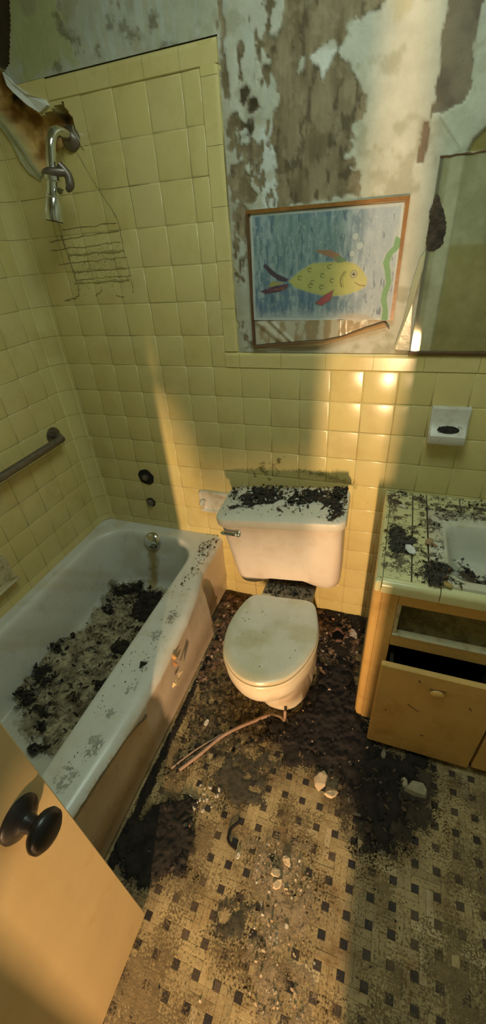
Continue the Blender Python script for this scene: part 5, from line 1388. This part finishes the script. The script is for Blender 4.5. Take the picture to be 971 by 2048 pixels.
flakes('rubble_bits', [p for p in gz(FB, 260, 75, 0.008) if (p[0] > 0.38 or p[0] < 0.13) and math.hypot(p[0] - 0.437, p[1] + 0.142) > 0.036] + gz(W['fl_core'], 30, 76, 0.018), (0.005, 0.020), [(0.45, 0.33, 0.24), (0.30, 0.18, 0.10), (0.5, 0.42, 0.34), BRN], seed=21, tilt=0.8, asp=(1, 2), label='pinkish rubble bits around the floor hole behind the toilet', cat='debris')
FX = [(0.28, -0.9), (0.56, -0.85), (0.60, -1.45), (0.20, -1.45), (0.20, -1.15)]
S = scatter(W['fl_dust'], 420, 77, z=0.002, dens=lambda x, y: 0.15 + 0.85 * (fbm(x, y, 0.05, 4, 460) > 0.5))
flakes('dust_crumbs', S, (0.002, 0.011), [(0.50, 0.40, 0.26), (0.38, 0.27, 0.16), PALE, BRN, TAN], seed=22, tilt=0.4, asp=(1, 2), label='trail of beige crumbs down the middle of the floor', cat='debris')
crust('dust_film', [W['fl_dust']], 0, MT['film'], 0.0045, 0.0016, [(0.22, 0.165, 0.09), (0.40, 0.31, 0.19)], rag=0.08, nscale=0.08, hole=0.42, edge=0.04, soft=0.07, thin=0.85, clip=free, seed=470, label='beige dust film over the weave tiles in mid floor', cat='dust')
LL = [(0.08, -1.22), (0.30, -1.0), (0.36, -1.15), (0.34, -1.45), (0.08, -1.45)]
S = scatter([(-0.05, -0.6), (0.5, -0.7), (0.95, -0.65), (0.95, -1.4), (0.08, -1.4), (0.08, -1.0)], 520, 78, z=0.001, dens=lambda x, y: 0.1 + 0.9 * (fbm(x, y, 0.09, 4, 480) > 0.54))
flakes('floor_specks', S, (0.0015, 0.007), [DKBR, BRN, BLACK, TAN, (0.5, 0.45, 0.35)], seed=23, tilt=0.3, asp=(1, 3), label='fine specks over the rest of the tiled floor', cat='debris')
# hole in the floor with a broken rim
mb = MB(); lo = []
for r_a, z_a in ((0.044, 0.003), (0.037, 0.013), (0.031, 0.013), (0.028, 0.0015)):
    lo.append([(0.437 + r_a * math.cos(a) * (1 + 0.12 * math.sin(5 * a)), -0.142 + r_a * math.sin(a) * (1 + 0.1 * math.cos(3 * a)), z_a * (1 + 0.5 * math.sin(4 * a + 1))) for a in np.linspace(0, 6.283, 26, endpoint=False)])
mb.loft(lo, cap0=False, cap1=False, c=(0.20, 0.11, 0.08)); mb.loft([[(0.437 + 0.029 * math.cos(a), -0.142 + 0.029 * math.sin(a), 0.0008) for a in np.linspace(0, 6.283, 20, endpoint=False)]] * 2, cap0=False, c=(0.004, 0.004, 0.004))
link('hole_rim', mb.mesh('hole_rim', MT['crust'], vc=True), floor, label='broken dark hole in the floor between toilet and vanity')

# hose on the floor
hz = [(x, y, 0.010) for x, y in W['hose']]
hz[0] = (0.300, -0.560, 0.030); hz[1] = (0.302, -0.575, 0.014)
mb = MB(); hz2 = [(0.300, -0.573, 0.034), (0.303, -0.590, 0.016), (0.300, -0.603, 0.011), (0.285, -0.590, 0.012)] + [(x, y, 0.010) for x, y in W['hose'][4:]]
mb.tube(hz2, [0.006] * 4 + [0.0065] * (len(hz2) - 4), 10, sub=5)
o = link('hose', mb.mesh('hose', MT['hose']), None, 'thin pinkish plastic tube curling over the floor from the toilet foot', 'hose'); autosmooth(o)
mb = MB(); mb.tube([(-0.035, -0.88, 0.009), (0.02, -0.80, 0.009), (0.095, -0.715, 0.010)], 0.0035, 8, sub=4)
link('hose', mb.mesh('hose', MT['hose']), None, 'second thin tube lying parallel beside the pinkish tube', 'hose')
# black cable by the tub and curl
mb = MB(); mb.tube([(0.245, -0.955, 0.005), (0.228, -0.98, 0.005), (0.232, -1.01, 0.005), (0.262, -1.022, 0.005)], 0.0045, 8, sub=5)
link('rubber_piece', mb.mesh('rubber_piece', MT['black_metal']), None, 'curved black rubber piece on the floor tiles', 'rubber')

# ------------------------------------------------------------------ fish picture
pic = thing('fish_picture', (0.28, -0.006, 1.225), 'painted picture of a yellow fish in blue water, thin wooden frame', 'picture')
q = [np.array(p) for p in W['pic_paint']]       # TL TR BR BL
nu, nv = 250, 170
U, Vv = np.meshgrid(np.linspace(0, 1, nu), np.linspace(0, 1, nv), indexing='ij')
PX = (q[0][0] * (1 - U) + q[1][0] * U) * (1 - Vv) + (q[3][0] * (1 - U) + q[2][0] * U) * Vv
PZ = (q[0][1] * (1 - U) + q[1][1] * U) * (1 - Vv) + (q[3][1] * (1 - U) + q[2][1] * U) * Vv
strk = fbm(PX * 3, PZ * 0.7, 0.03, 4, 501); strk2 = fbm(PX * 0.8, PZ * 2.2, 0.03, 4, 502); cl = fbm(PX, PZ, 0.09, 3, 503); fn = fbm(PX * 2, PZ, 0.008, 3, 504)
C = mix3(np.broadcast_to((0.13, 0.22, 0.30), PX.shape + (3,)), (0.34, 0.44, 0.50), sstep(0.35, 0.7, strk))
C = mix3(C, (0.20, 0.31, 0.30), sstep(0.45, 0.65, cl) * sstep(0.9, 0.2, Vv) * 0.6)
C = mix3(C, (0.46, 0.52, 0.62), sstep(0.62, 0.85, U + 0.15 * (strk - 0.5)) * 0.8)
C = mix3(C, (0.12, 0.20, 0.34), sstep(0.55, 0.8, Vv) * sstep(0.7, 0.4, U) * sstep(0.4, 0.6, strk2) * 0.6)
C = mix3(C, (0.55, 0.60, 0.62), sstep(0.85, 0.97, Vv + 0.12 * (strk - 0.5)) * 0.6)
C = mix3(C, (0.60, 0.64, 0.64), sstep(0.66, 0.74, fn) * 0.35)
C = mix3(C, (0.07, 0.13, 0.22), sstep(0.70, 0.78, fbm(PX * 4, PZ * 0.8, 0.03, 3, 505)) * 0.7)
C = mix3(C, (0.62, 0.66, 0.66), sstep(0.010, 0.004, np.minimum(np.minimum(U * 0.43, (1 - U) * 0.43), np.minimum(Vv, 1 - Vv) * 0.29) + 0.004 * (strk - .5)) * 0.8)
def ink(poly, col, soft=0.0012, amt=1.0):
    global C
    C = mix3(C, col, sstep(soft, -soft, sdf(PX, PZ, poly) + 0.002 * (fn - 0.5)) * amt)
def inkl(pts, col, w=0.0011, amt=0.9):
    global C
    C = mix3(C, col, sstep(w * 1.6, w * 0.5, sdline(PX, PZ, pts)) * amt)
ink(W['sand'], (0.50, 0.38, 0.28), 0.003, 0.5); ink([tuple(np.array(p) * 1.0) for p in W['weed']], (0.60, 0.64, 0.58), 0.008, 0.8)
ink(W['weed'], (0.20, 0.38, 0.20)); 
ink(W['fish_body'], (0.60, 0.63, 0.55), 0.006, 0.6); ink(W['fish_body'], (0.52, 0.51, 0.18)); ink(W['fish_body'], (0.48, 0.50, 0.13), 0.001, 0.0)
bd = -sdf(PX, PZ, W['fish_body'])
C = mix3(C, (0.42, 0.44, 0.12), (bd > 0) * sstep(0.012, 0.0, bd) * 0.5)
C = mix3(C, (0.56, 0.52, 0.26), (bd > 0) * sstep(0.35, 0.39, PX) * 0.5)
for k, c_ in (('fish_tail1', (0.075, 0.055, 0.085)), ('fish_tail2', (0.10, 0.05, 0.09)), ('fish_tail3', (0.36, 0.33, 0.12)), ('fish_fin1', (0.36, 0.20, 0.12)), ('fish_fin2', (0.42, 0.10, 0.12))): ink(W[k], c_)
C = mix3(C, (0.30, 0.13, 0.10), (sdf(PX, PZ, W['fish_tail2']) < 0) * sstep(0.5, 0.6, strk2) * 0.8)
C = mix3(C, (0.14, 0.28, 0.14), (sdf(PX, PZ, W['fish_fin1']) < 0) * sstep(0.31, 0.335, PX) * (PZ < 1.478) * 0.9)
inkl(W['fish_fin2'] + [W['fish_fin2'][0]], (0.08, 0.12, 0.06), 0.0012, 0.7)
for (sx, sz) in W['scales']:
    a = np.linspace(0.6, 5.2, 9); inkl([(sx + 0.006 * math.cos(t), sz + 0.005 * math.sin(t)) for t in a], (0.13, 0.13, 0.04))
inkl(W['gill'], (0.07, 0.07, 0.03), 0.0013); inkl([(x + 0.006, z) for x, z in W['gill']], (0.16, 0.16, 0.05), 0.0008)
inkl(W['mouth'], (0.22, 0.10, 0.05), 0.0010)
ex, ez = W['eye'][0]; er = np.hypot(PX - ex, PZ - ez)
C = mix3(C, (0.10, 0.10, 0.06), sstep(0.0100, 0.0090, er)); C = mix3(C, (0.60, 0.58, 0.42), sstep(0.0083, 0.0074, er)); C = mix3(C, (0.04, 0.025, 0.02), sstep(0.0048, 0.004, er)); C = mix3(C, (0.6, 0.6, 0.5), sstep(0.0018, 0.0010, np.hypot(PX - ex - .001, PZ - ez - .001)))
for (bx, bz), br_ in zip(W['bub'], (0.010, 0.009, 0.008)):
    e_ = np.hypot(PX - bx, PZ - bz)
    C = mix3(C, (0.52, 0.60, 0.64), sstep(br_, br_ * 0.85, e_) * 0.7); C = mix3(C, (0.16, 0.22, 0.22), sstep(0.0012, 0.0004, np.abs(e_ - br_)) * 0.6)
C = C * np.array((0.84, 0.86, 0.80))
PY = -0.0085 - 0.0012 * np.sin(PX * 40) * 0.3
V = np.stack([PX, PY, PZ], -1)
link('painting', grid_mesh('painting', V[:, ::-1][::-1], np.ones((nu - 1, nv - 1), bool), MT['vc'], C[:, ::-1][::-1]), pic, label='painted sheet with the yellow fish, weed and bubbles')
OUT = W['pic_outer']
bk = MB(); extrude_poly([OUT[0], OUT[1], OUT[2], (0.4749, 1.3035), (0.43, 1.290), (0.36, 1.268), (0.295, 1.254), (0.222, 1.2495), (0.14, 1.2435), OUT[3]], -0.0055, 0.0012, 'y', mb=bk)
link('backing_board', bk.mesh('backing_board', mat('stained_board', (0.50, 0.44, 0.31), 0.45, var=0.35, vscale=18, bump=0.2, dirt=(0.55, 0.42, 0.22), dscale=14)), pic)
def strip(a, b, w, name, m, side=1, w2=None, y0=-0.0125, y1=-0.0015):
    a, b = np.array(a), np.array(b); t = (b - a) / np.linalg.norm(b - a); n = np.array((-t[1], t[0])) * side; w2 = w2 or w
    poly = [a, b, b + n * w2 - t * w * 0.0, a + n * w]
    mb = MB(); extrude_poly([tuple(p) for p in poly], y0, y1, 'y', mb=mb)
    return link(name, mb.mesh(name, m), pic)
TLo, TRo, BRo, BLo = [np.array(p) for p in OUT]
strip(TLo, TRo, 0.009, 'frame_strip', MT['frame'], -1, y0=-0.0131, y1=-0.0010)
strip(TRo + (0, 0), BRo, 0.0095, 'frame_strip', MT['frame'], -1)
strip(TLo, BLo, 0.008, 'frame_strip', MT['frame_dark'], 1)
# torn bottom edge, film and broken end
cu = W['curl']
mb = MB(); n = 7; top = [np.array(p) for p in W['curl_top']]
low = [np.array(p) for p in [(0.0590, 1.2200), (0.14, 1.2225), (0.2219, 1.2250), (0.2947, 1.2310), (0.3584, 1.2500), (0.424, 1.270), (0.4845, 1.2860)]]
v = []; f = []
for a, b in zip(top, low):
    v += [(a[0], -0.010, a[1]), (a[0], -0.016, a[1] - 0.003), (b[0], -0.012, b[1] + 0.004), (b[0], -0.002, b[1])]
for i in range(n - 1):
    for k in range(3): f.append((4 * i + k, 4 * i + k + 1, 4 * i + k + 5, 4 * i + k + 4))
cc2 = np.array([[0.10, 0.06, 0.03], [0.30, 0.17, 0.07], [0.50, 0.38, 0.20], [0.45, 0.38, 0.25]] * n)
cc2[:12] *= 0.6
mb.add(v, f, cc2); link('torn_bottom_strip', mb.mesh('torn_bottom_strip', MT['vc'], vc=True), pic, label='curled torn brown strip below the picture')
mb = MB(); mb.tube([(0.476, -0.013, 1.3010), (0.492, -0.013, 1.2830)], 0.0022, 6); link('broken_end', mb.mesh('broken_end', MT['frame_dark']), pic)
# crumpled film below the painting
fu, fv = 90, 30
U, Vv = np.meshgrid(np.linspace(0, 1, fu), np.linspace(0, 1, fv), indexing='ij')
tx = [p[0] for p in top]; tz = [p[1] for p in top]
FXx = 0.068 + U * 0.36; bz_ = np.interp(FXx, tx, tz) + 0.001
FZ = 1.309 * (1 - Vv) + bz_ * Vv
cr = sstep(0.02, 0.0, np.abs((FZ - 1.305) + (FXx - 0.08) * 0.75)) + sstep(0.012, 0.0, np.abs((FZ - 1.305) + (FXx - 0.125) * 0.9)) + sstep(0.02, 0, np.abs(FXx - 0.35 + FZ * 0.05 - 0.06))
FY = -0.0075 - 0.005 * np.clip(cr, 0, 1.3) - 0.002 * fbm(FXx, FZ, 0.03, 3, 511)
FC = mix3(np.broadcast_to((0.50, 0.47, 0.36), U.shape + (3,)), (0.36, 0.28, 0.16), sstep(0.45, 0.6, fbm(FXx * 2.5, FZ, 0.05, 4, 512)))
V = np.stack([FXx, FY, FZ], -1)
mfilm = mat('glossy_film', rough=0.22, src='vc', var=0.1, bump=0.1)
link('film', grid_mesh('film', V[:, ::-1][::-1], np.ones((fu - 1, fv - 1), bool), mfilm, FC[:, ::-1][::-1]), pic, label='crumpled glossy film hanging below the painting')

# ------------------------------------------------------------------ mirror
mi = thing('wall_mirror', (0.93, -0.006, 1.219), 'large old frameless wall mirror above the vanity', 'mirror')
link('glass', MB().box(0.5605, 1.30, -0.0075, -0.0030, 1.2185, 1.6705, 0.001).mesh('glass', MT['mirror']), mi)
link('ledge', MB().box(0.556, 1.32, -0.010, -0.0005, 1.2095, 1.218, 0.001).mesh('ledge', MT['frame_dark']), mi, label='dark grimy ledge under the mirror')
# dark hand and arm reflection painted on as a patch, peeling top edge
reflection_p = [(x, z) for x, z in W['hand_reflection_outline']]
X, Z = np.meshgrid(np.arange(0.540, 0.625, 0.002), np.arange(1.455, 1.62, 0.002), indexing='ij')
dm = sdf(X, Z, reflection_p) + 0.014 * (fbm(X, Z, 0.015, 4, 520) - 0.5)
C = mix3(np.broadcast_to((0.03, 0.022, 0.015), X.shape + (3,)), (0.12, 0.09, 0.06), fbm(X, Z, 0.012, 4, 521))
keep = (dm[:-1, :-1] < 0) 
V = np.stack([X, np.where(dm < 0, -0.0090 - 0.001 * fbm(X, Z, 0.01, 3, 522), -0.0078), Z], -1)
link('hand_reflection', grid_mesh('hand_reflection', V[:, ::-1], keep[:, ::-1], MT['crust'], C[:, ::-1]), mi, label='dark reflection of hand and arm, painted at the left edge of the mirror')
mb = MB(); rr_ = np.random.RandomState(9)
pt = [(x, -0.009, 1.6705 + 0.0015 * rr_.randn()) for x in np.arange(0.56, 1.30, 0.012)]
mb.tube(pt, [0.0014 + 0.0014 * rr_.rand() for _ in pt], 6); link('top_edge', mb.mesh('top_edge', MT['frame_dark']), mi)
# peeling sheet at the mirror's lower left corner
fl = W['flap']; mb = MB()
n = len(fl); ctr = np.mean(fl, axis=0)
v = [(x, -0.011, z) for x, z in fl] + [(ctr[0] + 0.004, -0.019, ctr[1])] + [(x, -0.0015, z) for x, z in fl]
f = [(i, (i + 1) % n, n) for i in range(n)] + [(i, n + 1 + i, n + 1 + (i + 1) % n, (i + 1) % n) for i in range(n)]
mb.add(v, f, (0.46, 0.46, 0.30)); link('peeling_sheet', mb.mesh('peeling_sheet', mfilm, vc=True), None, 'greenish sheet peeling off beside the lower left corner of the mirror', 'wallpaper', recenter=True)

# ------------------------------------------------------------------ shower head and arm
shp = [np.array(p) + (0, 0, F0) for p in W['shower_pts']]
sh_ = thing('shower_head', tuple(shp[0]), 'chrome hand shower on its bent arm, at the broken wall', 'shower')
mb = MB(); mb.tube([(-0.494, 0.020, 1.822), (-0.4895, -0.035, 1.832), (-0.490, -0.072, 1.829), (-0.4925, -0.096, 1.808), (-0.500, -0.106, 1.77), (-0.506, -0.110, 1.735)], [0.0135] * 5 + [0.0145], 16, sub=6)
o = link('arm', mb.mesh('arm', MT['chrome']), sh_, label='bent chrome shower arm'); autosmooth(o)
mb = MB(); mb.tube([(-0.4945, 0.006, 1.8235), (-0.493, -0.004, 1.825), (-0.492, -0.018, 1.828)], [0.033, 0.031, 0.015], 20); o = link('flange', mb.mesh('flange', MT['old_metal']), sh_, label='dark tarnished wall flange'); autosmooth(o)
d_ = np.array([-0.016, -0.008, -0.07]); d_ /= np.linalg.norm(d_)
p0 = np.array([-0.506, -0.110, 1.742])
mb = MB(); mb.tube([p0, p0 + d_ * 0.004, p0 + d_ * 0.022, p0 + d_ * 0.026], [0.018, 0.023, 0.023, 0.018], 18); o = link('swivel_nut', mb.mesh('swivel_nut', MT['chrome']), sh_); autosmooth(o)
mb = MB()
q0 = p0 + d_ * 0.004
mb.tube([q0 + (-0.032, 0.004, 0.0), q0 + (0.0, -0.016, 0.0), q0 + (0.03, 0.0, -0.002), q0 + (0.044, 0.012, -0.004)], [0.009, 0.011, 0.012, 0.010], 12, sub=4)
mb.tube([q0 + (0.030, 0.0, 0.016), q0 + (0.044, 0.012, -0.01), q0 + (0.043, 0.012, -0.034), q0 + (0.03, 0.010, -0.046)], [0.010, 0.012, 0.013, 0.006], 12, sub=4)
o = link('bracket', mb.mesh('bracket', MT['old_metal']), sh_, label='grey holder clip with adjusting knob'); autosmooth(o)
mb = MB(); mb.tube([q0 + (0.022, -0.010, -0.046), q0 + (0.028, -0.022, -0.048)], [0.009, 0.008], 12); link('knob', mb.mesh('knob', MT['chrome']), sh_)
p1 = p0 + d_ * 0.024
prof = [(0.0, 0.017), (0.018, 0.017), (0.034, 0.019), (0.036, 0.023), (0.040, 0.023), (0.042, 0.021), (0.060, 0.026), (0.094, 0.031), (0.099, 0.030), (0.100, 0.024)]
mb = MB(); mb.tube([p1 + d_ * h for h, _ in prof], [r for _, r in prof], 24); o = link('handpiece', mb.mesh('handpiece', MT['chrome']), sh_, label='cylindrical chrome spray head'); autosmooth(o)
mb = MB(); mb.tube([p1 + d_ * 0.1002, p1 + d_ * 0.1015], [0.0255, 0.024], 20); link('spray_face', mb.mesh('spray_face', MT['black_metal']), o)
# short bent wire at the flange
mb = MB(); mb.tube([(-0.475, -0.002, 1.85), (-0.470, -0.012, 1.835), (-0.452, -0.004, 1.795)], 0.0012, 6, sub=4)
link('wire', mb.mesh('wire', MT['cream']), None, 'short pale wire sticking out by the shower arm flange', 'wire')

# ------------------------------------------------------------------ valve stubs
for (vx, vz), rv, lb in zip(W['valve'], (0.037, 0.022), ('large black hole of the missing mixer valve above the tub', 'smaller dark round fitting under the valve hole')):
    t_ = thing('valve_stub', (vx, 0, vz), lb, 'valve')
    mb = MB(); lo = []
    for r_a, y_a in ((rv * 1.10, -0.0005), (rv * 1.02, -0.004), (rv * 0.94, -0.003), (rv * 0.90, -0.0008)):
        lo.append([(vx + r_a * math.cos(a) * (1 + 0.05 * math.sin(7 * a)), y_a, vz + r_a * math.sin(a) * (1 + 0.05 * math.cos(5 * a))) for a in np.linspace(0, 6.283, 28, endpoint=False)])
    mb.loft(lo, cap0=False, cap1=True); o = link('hole', mb.mesh('hole', MT['dark']), t_); 
    mb = MB(); mb.tube([(vx, 0.0, vz), (vx, -0.012, vz), (vx, -0.016, vz - 0.001)], [rv * 0.45, rv * 0.42, rv * 0.25], 14)
    if rv < 0.03: mb = MB(); mb.tube([(vx, 0.0, vz), (vx, -0.014, vz), (vx, -0.018, vz - 0.001)], [rv * 0.85, rv * 0.80, rv * 0.55], 16)
    o = link('stub', mb.mesh('stub', MT['old_metal']), t_); autosmooth(o)

# ------------------------------------------------------------------ grab bar on the left wall
gb = thing('grab_bar', (XL, -0.5, 0.885), 'tarnished steel grab bar on the left tiled wall', 'grab bar')
gA = np.array(W['grab'][0]) + (0, 0, F0)
gy, gz_ = -0.152, 0.893
mb = MB(); mb.tube([(XL + 0.0005, gy, gz_), (XL + 0.006, gy, gz_), (XL + 0.007, gy, gz_)], [0.037, 0.036, 0.02], 22); o = link('flange', mb.mesh('flange', MT['old_metal']), gb); autosmooth(o)
mb = MB(); mb.tube([(XL + 0.004, gy, gz_), (XL + 0.030, gy - 0.002, gz_), (XL + 0.050, gy - 0.018, gz_ - 0.002), (XL + 0.055, gy - 0.05, gz_ - 0.004), (XL + 0.055, -0.60, gz_ - 0.008), (XL + 0.055, -1.00, gz_ - 0.010)], 0.0155, 18, sub=5)
o = link('bar', mb.mesh('bar', MT['old_metal']), gb); autosmooth(o)

# ------------------------------------------------------------------ soap dishes and paper holder
sd = thing('soap_dish', (XL, -0.64, 0.48), 'small pale ceramic soap dish on the left wall above the tub rim', 'soap dish')
lo = []
for x_a, i_a in ((0.001, 0.0), (0.008, 0.0), (0.016, 0.006)):
    l = rrect(-0.72, -0.585, 0.475, 0.590, 0.012, 4, 6, 6)
    c_ = l.mean(0); l = c_ + (l - c_) * (1 - i_a * 12)
    lo.append([(XL + x_a, a, b) for a, b, _ in l])
mb = MB(); mb.loft(lo); link('plate', mb.mesh('plate', MT['cream']), sd)
mb = MB(); mb.box(XL + 0.016, XL + 0.050, -0.715, -0.590, 0.480, 0.492, 0.004); link('tray', mb.mesh('tray', MT['cream']), sd)
POR = mat('white_porcelain', (0.62, 0.62, 0.54), 0.25, var=0.12, vscale=20, bump=0.04, dirt=(0.7, 0.62, 0.45), dscale=16)
ch = thing('soap_holder', (0.71, 0, 0.935), 'square white ceramic cup holder on the tiles above the vanity', 'soap holder')
prof = [(0.0, 1.050), (-0.012, 1.050), (-0.016, 1.045), (-0.018, 1.004), (-0.024, 0.992), (-0.044, 0.972), (-0.050, 0.966), (-0.050, 0.944), (-0.046, 0.936), (-0.012, 0.934), (0.0, 0.934)]
lo = [[(x_a, y * sc_ if y < -0.013 else y, z) for y, z in prof] for x_a, sc_ in ((0.654, 0.75), (0.660, 1.0), (0.763, 1.0), (0.768, 0.75))]
mb = MB(); mb.loft(lo); o = link('body', mb.mesh('body', POR), ch); autosmooth(o, 0.5)
nx = np.array((0, -0.74, 0.74)); nx /= np.linalg.norm(nx); tu = np.array((1.0, 0, 0)); tv = np.cross(nx, tu)
cc_ = np.array((0.711, -0.0345, 0.9835))
mb = MB(); mb.loft([[cc_ + nx * h_ + tu * 0.031 * s_ * math.cos(a) + tv * 0.0125 * s_ * math.sin(a) for a in np.linspace(0, 6.283, 26, endpoint=False)] for s_, h_ in ((1.06, -0.001), (1.0, 0.0016), (0.9, 0.0006))], cap0=False)
rec_o = link('recess', mb.mesh('recess', MT['dark']), ch, label='dirt filled oval recess')
flakes('recess_dirt', [tuple(cc_ + nx * 0.001 + tu * 0.03 * random.uniform(-1, 1) + tv * 0.010 * random.uniform(-1, 1)) for _ in range(46)], (0.003, 0.010), [BLACK, GREY, (0.25, 0.25, 0.22)], seed=31, label='black and grey crumbs', parent=rec_o)
flakes('shelf_specks', [(0.665 + 0.095 * random.random(), -0.022 - 0.018 * random.random(), 0.9955 - 0.010 * random.random()) for _ in range(30)], (0.002, 0.006), [BLACK, DKBR], seed=32, parent=ch)
tp = thing('paper_holder', (-0.17, 0, 0.50), 'white ceramic recessed paper holder on the wall, half hidden by the tank', 'holder')
lo = []
for k_, (sc_, y_) in enumerate(((1.0, -0.0005), (1.0, -0.008), (0.95, -0.014), (0.80, -0.013), (0.74, -0.006), (0.66, -0.0015))):
    l = rrect(-0.240, -0.085, 0.500, 0.612, 0.014, 4, 8, 8); c_ = l.mean(0); l = c_ + (l - c_) * sc_
    lo.append([(a, y_, b) for a, b, _ in l])
mb = MB(); mb.loft(lo); o = link('frame', mb.mesh('frame', POR), tp); autosmooth(o, 0.6)
mb = MB(); mb.tube([(-0.222, -0.014, 0.560), (-0.222, -0.032, 0.556), (-0.222, -0.036, 0.550)], [0.012, 0.011, 0.008], 12); o = link('post', mb.mesh('post', POR), tp); autosmooth(o)

# ------------------------------------------------------------------ the open door
dr_ = thing('door_leaf', (0.055, -1.6, 0.012), 'peach painted door standing open at the lower left, black knob', 'door')
o = link('panel', MB().box(0.036, 0.073, -1.93, -1.237, 0.012, 2.0, 0.002).mesh('panel', MT['door']), dr_)
kx, ky, kz = 0.073, -1.2935, 0.831
mb = MB(); pr = [(0.0, 0.0345), (0.004, 0.0345), (0.008, 0.031), (0.012, 0.022), (0.018, 0.0155), (0.028, 0.0125), (0.036, 0.0135)]
mb.tube([(kx + h, ky, kz) for h, _ in pr], [r for _, r in pr], 28); o = link('rosette', mb.mesh('rosette', MT['black_metal']), dr_, label='round black rosette'); autosmooth(o, 0.5)
mb = MB(); pr = [(0.034, 0.013), (0.038, 0.020), (0.043, 0.0275), (0.049, 0.031), (0.056, 0.0300), (0.061, 0.024), (0.0635, 0.015), (0.064, 0.004)]
mb.tube([(kx + h, ky, kz) for h, _ in pr], [r for _, r in pr], 28); o = link('knob', mb.mesh('knob', MT['black_metal']), dr_, label='round black knob'); autosmooth(o, 0.8)
